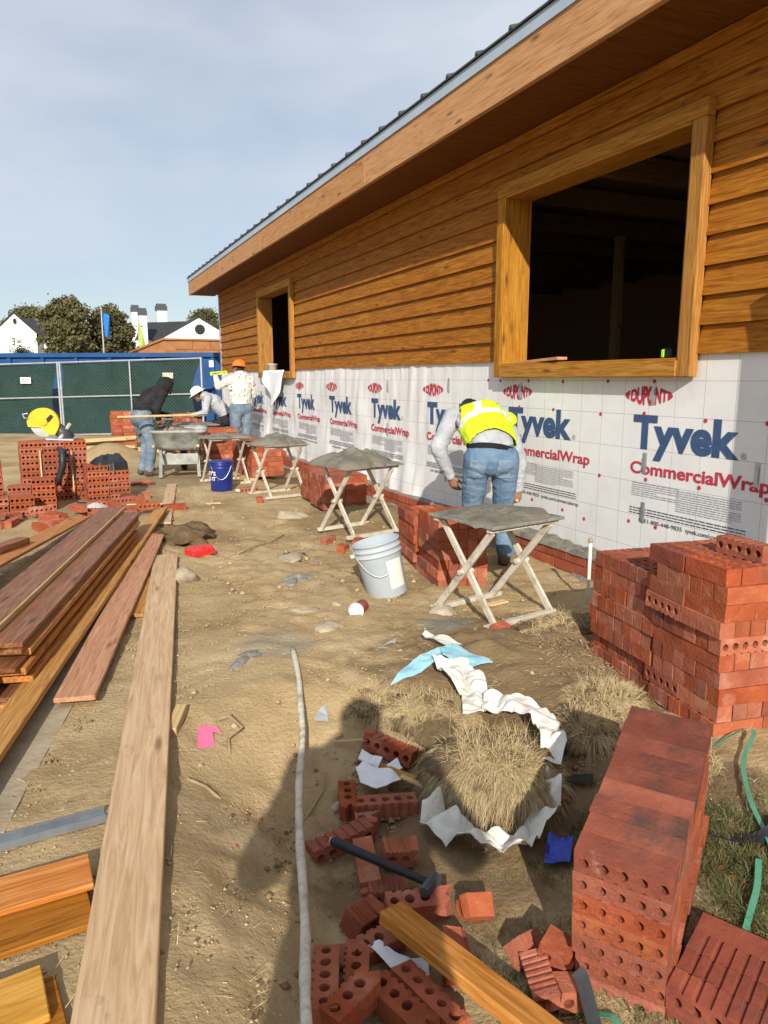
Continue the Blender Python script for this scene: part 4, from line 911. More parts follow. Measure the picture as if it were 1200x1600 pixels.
def sheet(name, label, cat, pts, material, th=.002, lift=.006, curl=.0, seed=0, sub=3, group=None):
    """thin scrap following the ground: polygon of ground points, subdivided and crumpled"""
    b = bmesh.new(); vs = [b.verts.new((p[0], p[1], 0)) for p in pts]; f = b.faces.new(vs)
    bmesh.ops.triangulate(b, faces=b.faces[:])
    for _ in range(sub): bmesh.ops.subdivide_edges(b, edges=b.edges[:], cuts=1, use_grid_fill=True); bmesh.ops.triangulate(b, faces=b.faces[:])
    C = np.array([v.co[:] for v in b.verts]); n = fbm(np.stack([C[:, 0]*8, C[:, 1]*8, C[:, 0]*0+seed], -1), 3, .4)
    hz = np.interp(range(len(C)), range(len(C)), np.zeros(len(C)))
    n2 = np.abs(fbm(np.stack([C[:, 0]*19+C[:, 1]*6, C[:, 1]*15, C[:, 0]*0+seed+2], -1), 2))
    z = gz(C[:, 0], C[:, 1])+lift+np.abs(n)**.8*curl+n2*curl*.35
    if len(pts[0]) > 2:
        Pn = np.array(pts); wgt = 1/(np.hypot(C[:, :1]-Pn[:, 0], C[:, 1:2]-Pn[:, 1])**2+1e-5); z += (wgt*Pn[:, 2]).sum(1)/wgt.sum(1)
    for v, q in zip(b.verts, z): v.co.z = q
    ext = bmesh.ops.extrude_face_region(b, geom=b.faces[:])
    for e in ext['geom']:
        if isinstance(e, bmesh.types.BMVert): e.co.z += th
    bmesh.ops.recalc_face_normals(b, faces=b.faces[:])
    me = bpy.data.meshes.new(name); b.to_mesh(me); b.free()
    o = link(name, me, material); return tag(o, label, cat, group)
sheet('paper_scrap', 'bright pink paper scrap on the dirt', 'paper', [(.40, 2.71), (.47, 2.72), (.48, 2.80), (.515, 2.79), (.50, 2.83), (.43, 2.84)], 'pink', curl=.008, seed=1)
sheet('plastic_scrap', 'pale triangular plastic scrap below the red cup', 'plastic scrap', [(1.40, 3.27), (1.47, 3.24), (1.56, 3.37), (1.48, 3.32)], 'greyink', curl=.01, seed=2)
sheet('plastic_scrap', 'small translucent plastic scrap near the head of the cast shadow', 'plastic scrap', [(.90, 2.78), (.96, 2.77), (.98, 2.86), (.93, 2.83)], 'greyink', curl=.01, seed=3)
sheet('cloth_scrap', 'pale blue fibre cloth torn piece, left wing', 'cloth', [(1.29, 2.86, .01), (1.40, 2.845, .03), (1.56, 2.87, .07), (1.60, 2.96, .06), (1.50, 2.955, .05), (1.40, 2.93, .03)], 'ltblue', .004, .02, .015, 4)
sheet('cloth_scrap', 'pale blue fibre cloth torn piece, right wing', 'cloth', [(1.555, 2.86, .08), (1.66, 2.77, .03), (1.77, 2.765, .02), (1.73, 2.86, .03), (1.66, 2.96, .07), (1.59, 2.955, .07)], 'ltblue', .004, .02, .015, 5)
sheet('wrap_strip', 'short white wrap strip sticking up behind the blue cloth', 'wrap strip', [(1.63, 3.22, .03), (1.66, 3.24, .04), (1.75, 3.02, .03), (1.68, 2.99, .04)], 'plastic_cloth', .003, .015, .02, 6)
sheet('wrap_strip', 'white wrap strip running down from the blue cloth between the grass clumps', 'wrap strip', [(1.50, 2.86, .05), (1.66, 2.81, .04), (1.64, 2.62, .03), (1.58, 2.48, .05), (1.50, 2.40, .07), (1.43, 2.45, .07), (1.51, 2.60, .04)], 'plastic_cloth', .0016, .02, .045, 7, 5)
sheet('wrap_strip', 'white wrap sheet arching round the right of the big sod clump', 'wrap strip', [(1.56, 2.50, .06), (1.66, 2.42, .05), (1.70, 2.30, .05), (1.69, 2.15, .05), (1.62, 2.02, .05), (1.54, 1.95, .05), (1.50, 2.01, .07), (1.56, 2.10, .09), (1.60, 2.22, .09), (1.57, 2.33, .09), (1.50, 2.42, .07)], 'plastic_cloth', .0016, .02, .045, 8, 5)
sheet('wrap_sheet', 'crumpled white wrap sheet torn and lying below the big sod clump', 'wrap sheet', [(1.02, 2.03, .01), (1.07, 2.10, .03), (1.13, 2.08, .06), (1.15, 1.97, .05), (1.20, 1.88, .02), (1.27, 1.83, .01), (1.36, 1.86, .02), (1.43, 1.93, .04), (1.49, 1.96, .06), (1.50, 1.89, .05), (1.44, 1.81, .02), (1.36, 1.77, .01), (1.27, 1.73, .01), (1.19, 1.76, .005), (1.11, 1.86, .01), (1.07, 1.95, .01)], 'plastic_cloth', .0016, .015, .085, 9, 5)
sheet('paper_scrap', 'torn white sheet leaning on the loose bricks', 'paper', [(.965, 2.47, .02), (1.0, 2.47, .04), (1.07, 2.38, .05), (1.10, 2.32, .03), (.99, 2.315, .02), (.95, 2.38, .02)], 'paper', .002, .03, .012, 10)
sheet('paper_scrap', 'small folded white paper above the torn sheet', 'paper', [(1.00, 2.53, .01), (1.03, 2.56, .02), (1.085, 2.48, .03), (1.05, 2.45, .02)], 'paper', .003, .02, .012, 11)
sheet('paper_scrap', 'tiny white paper piece at the cedar offcut', 'paper', [(1.09, 2.455, .01), (1.14, 2.46, .02), (1.14, 2.41, .01), (1.10, 2.40, .0)], 'paper', .002, .03, .01, 12)
sheet('paper_scrap', 'white paper strip curling between the front bricks', 'paper', [(.665, 1.62, .01), (.70, 1.62, .02), (.75, 1.53, .02), (.79, 1.51, .03), (.77, 1.46, .01), (.70, 1.52, .0)], 'paper', .002, .03, .012, 13)
sheet('wrapper', 'crumpled blue wrapper beside the bundle and white sheet', 'wrapper', [(1.28, 1.68, .01), (1.34, 1.74, .04), (1.40, 1.69, .03), (1.34, 1.63, .0)], 'bluepkt', .002, .02, .03, 14)
sheet('cloth_scrap', 'dirty white rag by the ledge left of the tall brick stack', 'cloth', [(2.93, 3.40, .0), (3.0, 3.5, .03), (3.06, 3.48, .05), (3.07, 3.38, .05), (2.99, 3.36, .03)], 'plastic_cloth', .003, .015, .03, 15)
plank('narrow cedar strip behind the torn white sheet', (1.075, 2.47, -.155), (1.13, 2.29, -.13), .045, .014, 'cedar', 'wood_strip', 'wood strip')
plank('thin pale lath piece lying below the cast shadow head', (.935, 2.64, -.10), (1.07, 2.60, -.10), .018, .008, 'lumber', 'wood_strip', 'wood strip')
plank('thin splinter of wood between the two sod clumps, left one', (1.09, 2.32, -.12), (1.18, 2.215, -.14), .02, .012, 'lumber', 'wood_strip', 'wood strip')
plank('wood strip leaning between the two sod clumps, right one', (1.18, 2.23, -.14), (1.28, 2.30, -.06), .028, .012, 'lumber', 'wood_strip', 'wood strip')
plank('brown flat strip beside the black strap', (1.41, 1.88, -.06), (1.50, 1.86, -.045), .035, .01, 'purple', 'wood_strip', 'wood strip')
plank('pale wood sliver lying under the nearest mortar stand', (2.3, 3.67, .012), (2.45, 3.70, .012), .05, .012, 'lumber', 'wood_strip', 'wood strip')
plank('flat offcut lying near the third mortar stand', (1.42, 8.1, .01), (1.58, 8.08, .01), .06, .015, 'lumber', 'wood_strip', 'wood strip')
def strap(label, pts, wd, material, up=(0, 0, 1), th=.0015, twist=None):
    n = 30; pa = np.array(pts, float); s = np.linspace(0, len(pts)-1, n); P = []
    for t in s:
        i = min(int(t), len(pts)-2); f = t-i; f = f*f*(3-2*f) if False else f; P.append(pa[i]*(1-f)+pa[i+1]*f)
    P = np.array(P)
    for _ in range(3): P[1:-1] = (P[:-2]+P[1:-1]*2+P[2:])/4
    W = []
    for i in range(n):
        d = Vector(P[min(i+1, n-1)]-P[max(i-1, 0)]).normalized(); W.append(d.cross(Vector(up)).normalized())
    o = MB().ribbon([tuple(p) for p in P], W, wd, th).obj('pallet_strap', material); return tag(o, label, 'strap', 'pallet straps')
strap('green strap looping from the tall brick stack down the right edge', [G(2.13, 1.83, .012), G(2.30, 1.84, .05), G(2.33, 1.80, .06), G(2.13, 1.70, .03), G(1.93, 1.49, .03), G(1.83, 1.34, .03), G(1.73, 1.22, .03)], .016, 'strap', (.3, .3, 1))
strap('green strap hanging down on the turf right of the bundle', [G(1.74, 1.30, .03), G(1.66, 1.235, .03), G(1.56, 1.18, .025), G(1.48, 1.13, .02), G(1.42, 1.07, .02)], .017, 'strap')
strap('short green strap end at the bottom edge under the bundle', [G(1.10, 1.23, .015), G(1.13, 1.19, .03), G(1.13, 1.10, .02)], .017, 'strap')
strap('black strap behind the bundle beside the white wrap', [G(1.47, 2.0, .03), G(1.55, 1.94, .04), G(1.63, 1.88, .03)], .05, 'black')
strap('black strap curling out on the right of the bundle', [G(1.63, 1.60, .12), G(1.70, 1.55, .08), G(1.72, 1.47, .02), G(1.76, 1.40, .02), G(1.83, 1.35, .03), G(1.92, 1.35, .06)], .045, 'black', (.4, -.3, .8))
strap('black strap standing up at the front foot of the bundle', [G(1.07, 1.255, .13), G(1.075, 1.24, .12), G(1.06, 1.17, .05), G(1.03, 1.10, .02)], .034, 'black', (-.6, -.6, .6))
def twig(label, pts, r, seed):
    rr = random.Random(seed); P = []
    for i, (x, y, h) in enumerate(pts): P.append(G(x, y, h))
    o = MB().tube(P, [r*(1-.5*i/len(P)) for i in range(len(P))], 6).obj('twig', 'twig', None, None, True); return tag(o, label, 'twig', 'twigs')
twig('bent dry root beside the pink paper scrap', [(.50, 2.87, .01), (.56, 2.86, .03), (.60, 2.80, .02), (.53, 2.75, .02), (.52, 2.68, .01)], .010, 1)
twig('thin curved twig left of the loose bricks', [(.70, 2.30, .01), (.77, 2.38, .015), (.82, 2.44, .01), (.86, 2.52, .015)], .005, 2)
twig('short dry twig on the dirt right of the long plank', [(.33, 2.50, .01), (.39, 2.47, .012), (.43, 2.41, .01)], .007, 3)
twig('long thin root lying toward the second mortar stand', [(1.2, 5.6, .01), (1.35, 5.75, .02), (1.55, 5.9, .012), (1.75, 6.15, .012)], .007, 4)

# ------------------------------------------------------------------ grass, sod, ground litter
def blades(n, pos_fn, ln, wd, lean, seed, segs=2, droop=.5):
    rg = np.random.default_rng(seed); P, Nrm = pos_fn(rg, n); n = len(P)
    L_ = ln*rg.uniform(.5, 1.25, n); az = 2*np.pi*(.5+1.1*fbm(P*np.array([9, 9, 4])+seed, 2))+rg.normal(0, .8, n); ln_ = lean*rg.uniform(.2, 1.2, n)
    dirv = Nrm+np.stack([np.cos(az)*ln_, np.sin(az)*ln_, np.zeros(n)], -1); dirv /= np.linalg.norm(dirv, axis=1, keepdims=True)
    sd_ = np.cross(dirv, rg.normal(size=(n, 3))); sd_ /= np.linalg.norm(sd_, axis=1, keepdims=True)+1e-9
    rows = []
    for k in range(segs+1):
        t = k/segs; c = P+dirv*(L_*t)[:, None]; c[:, 2] -= droop*L_*t*t*np.linalg.norm(dirv[:, :2], axis=1)
        w_ = (wd*(1-t*.85))*rg.uniform(.7, 1.2, n)
        rows += [c-sd_*w_[:, None]/2, c+sd_*w_[:, None]/2]
    V = np.stack(rows, 1).reshape(-1, 3); m = 2*(segs+1); base = np.arange(n)*m; F = []
    for k in range(segs): F.append(np.stack([base+2*k, base+2*k+1, base+2*k+3, base+2*k+2], -1))
    return V, np.concatenate(F)
def npmesh(name, V, F):
    me = bpy.data.meshes.new(name); me.vertices.add(len(V)); me.vertices.foreach_set('co', V.astype(np.float32).ravel())
    k = F.shape[1]; me.loops.add(len(F)*k); me.loops.foreach_set('vertex_index', F.astype(np.int32).ravel())
    me.polygons.add(len(F)); me.polygons.foreach_set('loop_start', np.arange(0, len(F)*k, k, dtype=np.int32)); me.polygons.foreach_set('loop_total', np.full(len(F), k, dtype=np.int32))
    me.update(calc_edges=True); me.validate(); return me
def sod(label, loc, rx, ry, rzz, h, nb, seed, ln=.07, tilt=0., lay=(0, 0)):
    t = thing('sod_clump', label, 'sod clump', loc)
    o = blob('soil', None, None, (loc[0], loc[1], loc[2]+h*.3), 1, seed, 'soil', (rx, ry, h*.62), parent=t, amp=.28, sub=4, fr=3); o.matrix_basis = wm(t).inverted() @ T(loc[0], loc[1], loc[2]+h*.3) @ RZ(rzz)
    def pf(rg, n):
        u = rg.uniform(-1, 1, (n*2, 2)); u = u[(u**2).sum(1) < .86][:n]; q = np.sqrt(np.clip(1-(u**2).sum(1), 0, 1))
        nn = fbm(np.concatenate([u*2, q[:, None]*0+seed], 1), 2)*.12
        x = u[:, 0]*rx*.98; y = u[:, 1]*ry*.98; c, s = math.cos(rzz), math.sin(rzz)
        P = np.stack([loc[0]+c*x-s*y, loc[1]+s*x+c*y, loc[2]+h*.3+q*h*.62*(1+nn)-.006], -1)
        Nn = np.stack([(c*u[:, 0]-s*u[:, 1])*.9+lay[0], (s*u[:, 0]+c*u[:, 1])*.9+lay[1], q+.15], -1); return P, Nn/np.linalg.norm(Nn, axis=1, keepdims=True)
    V, F = blades(nb, pf, ln*1.45, .0023, 2.0, seed, 3, 1.0)
    link('dry_grass', npmesh('dry_grass', V, F), 'straw', t); return t
sod('big lump of sod with long straw-coloured grass, ringed by white wrap', G(1.37, 2.10, 0), .20, .245, R(25), .19, 12000, 3, .085, lay=(-.3, -.5))
sod('flatter sod lump of dry grass behind the big one, left of the wrap strip', G(1.385, 2.60, -.02), .165, .22, R(10), .13, 9000, 4, .06, lay=(-.3, -.3))
sod('low dry grass tuft under the pale blue cloth', G(1.22, 2.83, -.03), .20, .16, R(-30), .06, 4500, 5, .06, lay=(-.3, 0))
sod('sod lump of dry grass at the left foot of the tall brick stack', G(2.02, 2.30, -.03), .22, .16, R(30), .10, 5000, 6, .07, lay=(-.2, -.3))
sod('sod lump with dry roots below the right foot of the nearest mortar stand', G(2.40, 3.08, -.02), .26, .15, R(15), .08, 2600, 7, .06)
sod('clod of turf in the shade behind the bundle', G(1.78, 2.12, -.05), .13, .12, R(0), .14, 2500, 8, .08)
sod('dry grass tuft between the bundle and the tall brick stack', G(1.98, 1.80, -.02), .17, .12, R(40), .05, 3000, 9, .06)
def turf_pos(rg, n):
    x = rg.uniform(.75, 2.2, n*3); y = rg.uniform(.85, 2.2, n*3)
    dens = sm(.85, 1.0, x)*(1-sm(1.70, 1.95, y+.25*(x-1.2)))*(.35+.65*sm(-.25, .25, fbm(np.stack([x*5, y*5, x*0], -1), 3)))
    dens *= (1-.8*np.exp(-(((x-1.95)/.22)**2+((y-1.62)/.25)**2)))
    k = rg.uniform(0, 1, n*3) < dens; x = x[k][:n]; y = y[k][:n]
    return np.stack([x, y, gz(x, y)], -1), np.tile(np.array([[0, 0, 1.]]), (len(x), 1))
V, F = blades(60000, turf_pos, .042, .0024, 1.1, 21, 2, .5)
o = link('turf_grass', npmesh('turf_grass', V, F), 'green'); o['kind'] = 'stuff'; o['label'] = 'sparse green and brown turf around the foreground bricks'
def straw_pos(rg, n):
    x = rg.uniform(-.4, 3.1, n*4); y = rg.uniform(1.0, 8, n*4)
    dens = .10+.5*np.exp(-(((x-1.5)/.7)**2+((y-2.6)/.7)**2))+.35*np.exp(-(((x-2.1)/.6)**2+((y-3.2)/.6)**2))+.12*sm(.3, .6, fbm(np.stack([x*3, y*3, x*0+3], -1), 3))
    dens *= 1-.5*sm(4, 8, y)
    k = rg.uniform(0, 1, n*4) < dens; x = x[k][:n]; y = y[k][:n]
    return np.stack([x, y, gz(x, y)+.012], -1), np.concatenate([rg.normal(size=(len(x), 2)), rg.uniform(.0, .25, (len(x), 1))], 1)
def unit(fn):
    def f(rg, n): P, N_ = fn(rg, n); return P, N_/np.linalg.norm(N_, axis=1, keepdims=True)
    return f
V, F = blades(5000, unit(straw_pos), .055, .0022, .1, 22, 2, .1)
o = link('straw_litter', npmesh('straw_litter', V, F), 'straw'); o['kind'] = 'stuff'; o['label'] = 'bits of straw and roots strewn over the dirt'
def crumbs(name, label, n, fn, smin, smax, material, seed, pw=3):
    rg = np.random.default_rng(seed); P = fn(rg, n); n = len(P)
    base = np.array([(1, 0, 0), (-1, 0, 0), (0, 1, 0), (0, -1, 0), (0, 0, 1), (0, 0, -1)], float)
    fc = np.array([(0, 2, 4), (2, 1, 4), (1, 3, 4), (3, 0, 4), (2, 0, 5), (1, 2, 5), (3, 1, 5), (0, 3, 5)])
    s = smin+(smax-smin)*rg.uniform(0, 1, n)**pw; ang = rg.uniform(0, 6.28, n)
    Vb = base[None]*rg.uniform(.55, 1.2, (n, 6, 1))*s[:, None, None]*np.array([1, 1, .7])
    c, sn = np.cos(ang)[:, None], np.sin(ang)[:, None]
    X = Vb[..., 0]*c-Vb[..., 1]*sn; Y = Vb[..., 0]*sn+Vb[..., 1]*c
    V = np.stack([X+P[:, :1], Y+P[:, 1:2], Vb[..., 2]+P[:, 2:3]], -1).reshape(-1, 3)
    F = (fc[None]+(np.arange(n)*6)[:, None, None]).reshape(-1, 3)
    o = link(name, npmesh(name, V, F), material); o['kind'] = 'stuff'; o['label'] = label
def area(x0, x1, y0, y1, bias=None):
    def f(rg, n):
        x = rg.uniform(x0, x1, n); y = y0+(y1-y0)*rg.uniform(0, 1, n)**1.5
        return np.stack([x, y, gz(x, y)+.003], -1)
    return f
def around(pts, s):
    def f(rg, n):
        k = rg.integers(0, len(pts), n); q = np.array(pts)[k]+rg.normal(0, s, (n, 2)); return np.stack([q[:, 0], q[:, 1], gz(q[:, 0], q[:, 1])+.004], -1)
    return f
crumbs('gravel', 'small pebbles and crumbs of earth on the dirt', 26000, area(-.6, 3.1, 1.0, 8), .0015, .008, 'dirt', 31, 2)
crumbs('pebbles', 'pale pebbles scattered on the dirt', 1200, area(-.6, 3.1, 1.0, 10), .002, .013, 'stone', 35)
crumbs('dirt_lumps', 'lumps of trodden dirt', 500, area(.2, 3.0, 2.6, 10), .008, .032, 'dirt', 36)
crumbs('earth_clods', 'small clods of dark earth round the sod and stands', 2600, around([(2.3, 3.1), (1.2, 2.0), (1.9, 2.7), (2.5, 6.6), (1.1, 1.8), (2.1, 2.7), (.95, 2.0), (1.05, 2.25), (.85, 1.7)], .22), .003, .019, 'earth', 32)
crumbs('brick_crumbs', 'red brick crumbs beside the bundle', 420, around([(1.72, 1.40), (1.62, 1.33), (1.85, 1.2), (.75, 1.75), (.6, 2.2)], .085), .002, .012, 'brick', 33)
crumbs('stone_row', 'crumbled stones along the concrete edging', 70, around([(-.1, 2.75), (-.03, 2.95), (-.16, 2.55), (.0, 3.0)], .03), .003, .014, 'earth', 34)

# ------------------------------------------------------------------ people
def capsule(p0, p1, r0, r1, lat=None, fac=1., n=14, rings=4):
    p0 = np.array(p0, float); p1 = np.array(p1, float); d = p1-p0; L_ = np.linalg.norm(d)
    d = d/L_ if L_ > 1e-6 else np.array([0, 0, 1.]); a = np.array([0, 0, 1.]) if abs(d[2]) < .9 else np.array([1., 0, 0])
    if lat is not None: u_ = np.array(lat)-d*np.dot(lat, d); u_ /= np.linalg.norm(u_)
    else: u_ = np.cross(a, d); u_ /= np.linalg.norm(u_)
    v_ = np.cross(d, u_); prof = []
    for i in range(rings, 0, -1):
        t = math.pi/2*i/rings; prof.append((-math.sin(t)*r0, math.cos(t)*r0, p0))
    prof.append((0, r0, p0)); prof.append((0, r1, p1))
    for i in range(1, rings+1):
        t = math.pi/2*i/rings; prof.append((math.sin(t)*r1, math.cos(t)*r1, p1))
    V = []; F = []
    for (o, rr, c) in prof:
        rr = max(rr, 1e-4)
        for k in range(n):
            t = 2*math.pi*k/n; V.append(c+d*o+u_*math.cos(t)*rr*fac+v_*math.sin(t)*rr)
    for i in range(len(prof)-1):
        for k in range(n): F.append((i*n+k, i*n+(k+1) % n, (i+1)*n+(k+1) % n, (i+1)*n+k))
    F.append(tuple(range(n-1, -1, -1))); F.append(tuple((len(prof)-1)*n+k for k in range(n)))
    return V, F
def hand(caps, wrist, d, nrm_, curl, side):
    d = np.array(d, float); d /= np.linalg.norm(d); nv = np.array(nrm_, float); nv = nv-d*nv.dot(d); nv /= np.linalg.norm(nv); s = np.cross(d, nv)*side
    w0 = np.array(wrist, float); pc = w0+d*.075
    caps.append((w0+d*.02, pc, .026, .030, 'skin', s, 1.35))
    for k, (o, l) in enumerate([(-.030, .072), (-.010, .082), (.011, .076), (.030, .060)]):
        b0 = pc+s*o+d*.012; q = b0; ang = curl*.5
        for seg in range(3):
            dd = d*math.cos(ang)+nv*math.sin(ang); q2 = q+dd*l*(.45, .32, .23)[seg]; caps.append((q, q2, .0105-.0012*seg, .0098-.0012*seg, 'skin', None, 1)); q = q2; ang += curl*.8
    b0 = w0+d*.035-s*.034; dd = d*.75-s*.6+nv*.35; dd /= np.linalg.norm(dd); q = b0+dd*.045; caps.append((b0, q, .013, .0115, 'skin', None, 1)); dd = d*.85+nv*.5+s*.05; dd /= np.linalg.norm(dd); caps.append((q, q+dd*.032, .0115, .0095, 'skin', None, 1))
def person(label, loc, yaw, J, look, mats, bulk=1.0, vox=.0085, hat=None, hand_curl=(.5, .5), hand_n=None, wr_amp=.011, seed=1):
    """J: joints in the person's frame (x right, y forward, z up); mats maps body zones to materials"""
    t = thing('person', label, 'person', loc, yaw)
    Jn = {k: np.array(v, float) for k, v in J.items()}; lat = Jn['shR']-Jn['shL']; lat /= np.linalg.norm(lat); hl = Jn['hipR']-Jn['hipL']; hl /= np.linalg.norm(hl)
    caps = []
    for s in 'LR':
        h_, k_, a_, t_ = (Jn[x+s] for x in ('hip', 'knee', 'ank', 'toe'))
        caps += [(h_, k_, .098*bulk, .072*bulk, 'legs', None, 1), (k_, a_, .070*bulk, .058, 'legs', None, 1), (a_-(0, 0, .01), a_-(0, 0, .055), .048, .046, 'boots', None, 1)]
        fd = t_-a_; fd[2] = 0; fd /= np.linalg.norm(fd); hb = a_*1.0; hb[2] = t_[2]
        caps += [(hb-fd*.045, t_, .043, .040, 'boots', np.cross(fd, (0, 0, 1)), 1.1)]
    pc = (Jn['hipL']+Jn['hipR'])/2
    caps += [(Jn['hipL']*.8+pc*.2, Jn['hipR']*.8+pc*.2, .112*bulk, .112*bulk, 'legs', None, 1), (pc, Jn['waist'], .118*bulk, .112*bulk, 'legs', hl, 1.3)]
    caps += [(Jn['waist'], Jn['chest'], .116*bulk, .132*bulk, 'torso', lat, 1.32), (Jn['chest'], Jn['neck'], .128*bulk, .085*bulk, 'torso', lat, 1.45), (Jn['shL'], Jn['shR'], .070*bulk, .070*bulk, 'torso', None, 1)]
    caps += [(Jn['neck'], Jn['head'], .058, .055, mats.get('neckz', 'skin'), None, 1)]
    lk = np.array(look, float); lk /= np.linalg.norm(lk); up = Jn['head']-Jn['neck']; up = up-lk*up.dot(lk); up /= np.linalg.norm(up); sd2 = np.cross(lk, up)
    hd = Jn['head']
    hz_ = mats.get('headz', 'skin')
    caps += [(hd-lk*.012+up*.01, hd-lk*.006+up*.045, .083, .080, 'hair' if hz_ == 'skin' else hz_, sd2, .92), (hd+lk*.030-up*.01, hd+lk*.022+up*.035, .066, .066, hz_, sd2, 1), (hd+lk*.035-up*.05, hd+lk*.048-up*.078, .050, .036, hz_, sd2, 1.1),
             (hd+lk*.088+up*.005, hd+lk*.104-up*.022, .010, .015, hz_, None, 1)]
    for s in ((-1, 1) if hz_ == 'skin' else ()): caps += [(hd+sd2*s*.080+up*.008, hd+sd2*s*.083-up*.022, .016, .011, 'skin', lk, .7)]
    for i, s in enumerate('LR'):
        a_, e_, w_ = Jn['sh'+s], Jn['el'+s], Jn['wr'+s]
        caps += [(a_, e_, .066*bulk, .054*bulk, 'sleeve', None, 1), (e_, w_, .053*bulk, .038, 'sleeve', None, 1)]
        fd = w_-e_; nrm_ = (hand_n[i] if hand_n else (0, 1, 0))
        hand(caps, w_, fd, nrm_, hand_curl[i], 1 if s == 'R' else -1)
    mb = MB()
    for c in caps:
        n = 8 if c[2] < .02 else 16; mb.add(*capsule(c[0], c[1], c[2], c[3], c[5], c[6], n))
    me = mb.me('body'); o = bpy.data.objects.new('tmp', me); COL.objects.link(o)
    md = o.modifiers.new('r', 'REMESH'); md.mode = 'VOXEL'; md.voxel_size = vox; md.use_smooth_shade = True
    md2 = o.modifiers.new('s', 'SMOOTH'); md2.factor = .5; md2.iterations = 4
    dg = bpy.context.evaluated_depsgraph_get(); ev = bpy.data.meshes.new_from_object(o.evaluated_get(dg)); bpy.data.objects.remove(o)
    n = len(ev.vertices); C = np.empty(n*3, np.float32); ev.vertices.foreach_get('co', C); C = C.reshape(-1, 3).astype(float); Nv = np.empty(n*3, np.float32); ev.vertices.foreach_get('normal', Nv); Nv = Nv.reshape(-1, 3)
    zones = ['skin', 'legs', 'torso', 'sleeve', 'boots', 'hair', 'hood']; best = np.full(n, 9.); zid = np.zeros(n, int); 
    for c in caps:
        p0, p1 = np.array(c[0]), np.array(c[1]); d = p1-p0; l2 = max(d.dot(d), 1e-8); tt = np.clip(((C-p0)@d)/l2, 0, 1); q = C-(p0+tt[:, None]*d); rr = c[2]+(c[3]-c[2])*tt
        dist = np.linalg.norm(q, axis=1)-rr*(1+.5*(c[6]-1)); k = dist < best; best[k] = dist[k]; zid[k] = zones.index(c[4])
    soft = np.isin(zid, [1, 2, 3])
    disp = wr_amp*(1-np.abs(fbm(C*np.array([9, 9, 13])+seed*7, 3)))*soft
    C2 = C+Nv*(disp-.5*wr_amp*soft)[:, None]; ev.vertices.foreach_set('co', C2.astype(np.float32).ravel())
    nf = len(ev.polygons); mi = np.zeros(nf, np.int32)
    for p in ev.polygons: mi[p.index] = zid[p.vertices[0]]
    ev.materials.clear()
    for z in zones: ev.materials.append(MAT[mats.get(z, 'skin')])
    ev.polygons.foreach_set('material_index', mi)
    ev.polygons.foreach_set('use_smooth', [True]*nf); ev.name = 'body'; ev.update()
    Mw = wm(t); body = link('body', ev, None, t, Mw)
    eye = MB().lathe([(0, .009), (.006, .007), (.009, 0), (.006, -.007), (0, -.009)], 8).me('eye', True)
    for s in (-1, 1):
        p = hd+lk*.090+sd2*s*.031+up*.018
        link('eye', eye, 'black', t, Mw @ T(*p))
    if hat:
        kind, m_ = hat; Mh = Mw @ frame(hd-lk*.004+up*.045, lk, up)
        if kind == 'hard':
            prof = [(0, .105), (.035, .101), (.065, .088), (.088, .062), (.098, .03), (.102, .004), (.150, -.012), (.152, -.016), (.100, -.004), (.094, .02), (.06, .078), (0, .095)]
            h = MB().lathe(prof, 32).obj('hard_hat', m_, t, Mh, True); h.scale = (h.scale[0]*1.14, h.scale[1], h.scale[2])
            MB().ribbon([(-.11+.0, 0, .02), (-.085, 0, .082), (-.03, 0, .108), (.03, 0, .108), (.085, 0, .082), (.11, 0, .02)], (0, 1, 0), .03, .008).obj('hat_ridge', m_, h, Mh)
        elif kind == 'hood':
            b_ = bmesh.new(); bmesh.ops.create_uvsphere(b_, u_segments=28, v_segments=18, radius=1)
            bmesh.ops.delete(b_, geom=[v for v in b_.verts if v.co.x > .52+.25*v.co.z*0], context='VERTS')
            C_ = np.array([v.co[:] for v in b_.verts]); k_ = fbm(C_*3+3, 3)*.06
            for v, q_ in zip(b_.verts, k_): v.co = Vector((v.co.x*.125, v.co.y*.112, v.co.z*.135))*(1+q_)
            m__ = bpy.data.meshes.new('hood'); b_.to_mesh(m__); b_.free(); m__.polygons.foreach_set('use_smooth', [True]*len(m__.polygons))
            h = link('hood', m__, m_, t, Mh @ T(-.025, 0, -.035)); h.modifiers.new('s', 'SOLIDIFY').thickness = .012
        elif kind == 'cap':
            prof = [(0, .062), (.04, .058), (.07, .04), (.088, .012), (.092, -.02), (.086, -.02), (.06, .036), (0, .055)]
            h = MB().lathe(prof, 24).obj('cap', m_, t, Mh, True); h.scale = (h.scale[0]*1.12, h.scale[1], h.scale[2])
            MB().extrude([(.06, -.07), (.13, -.055), (.165, 0), (.13, .055), (.06, .07)], -.016, -.010).obj('cap_peak', m_, h, Mh)
    return t, body, Jn, C2, Nv, zid, Mw
def stand_pose(h=1.0, **kw):
    J = dict(hipL=(-.09, 0, .90), hipR=(.09, 0, .90), kneeL=(-.10, .02, .49), kneeR=(.10, .02, .49), ankL=(-.10, -.02, .095), ankR=(.10, -.02, .095), toeL=(-.115, .15, .045), toeR=(.115, .15, .045),
             waist=(0, 0, 1.03), chest=(0, .01, 1.25), neck=(0, -.01, 1.44), head=(0, .025, 1.575), shL=(-.175, -.005, 1.385), shR=(.175, -.005, 1.385), elL=(-.22, -.03, 1.11), elR=(.22, -.03, 1.11), wrL=(-.23, .06, .87), wrR=(.23, .06, .87))
    J.update(kw); return {k: tuple(np.array(v)*h) for k, v in J.items()}

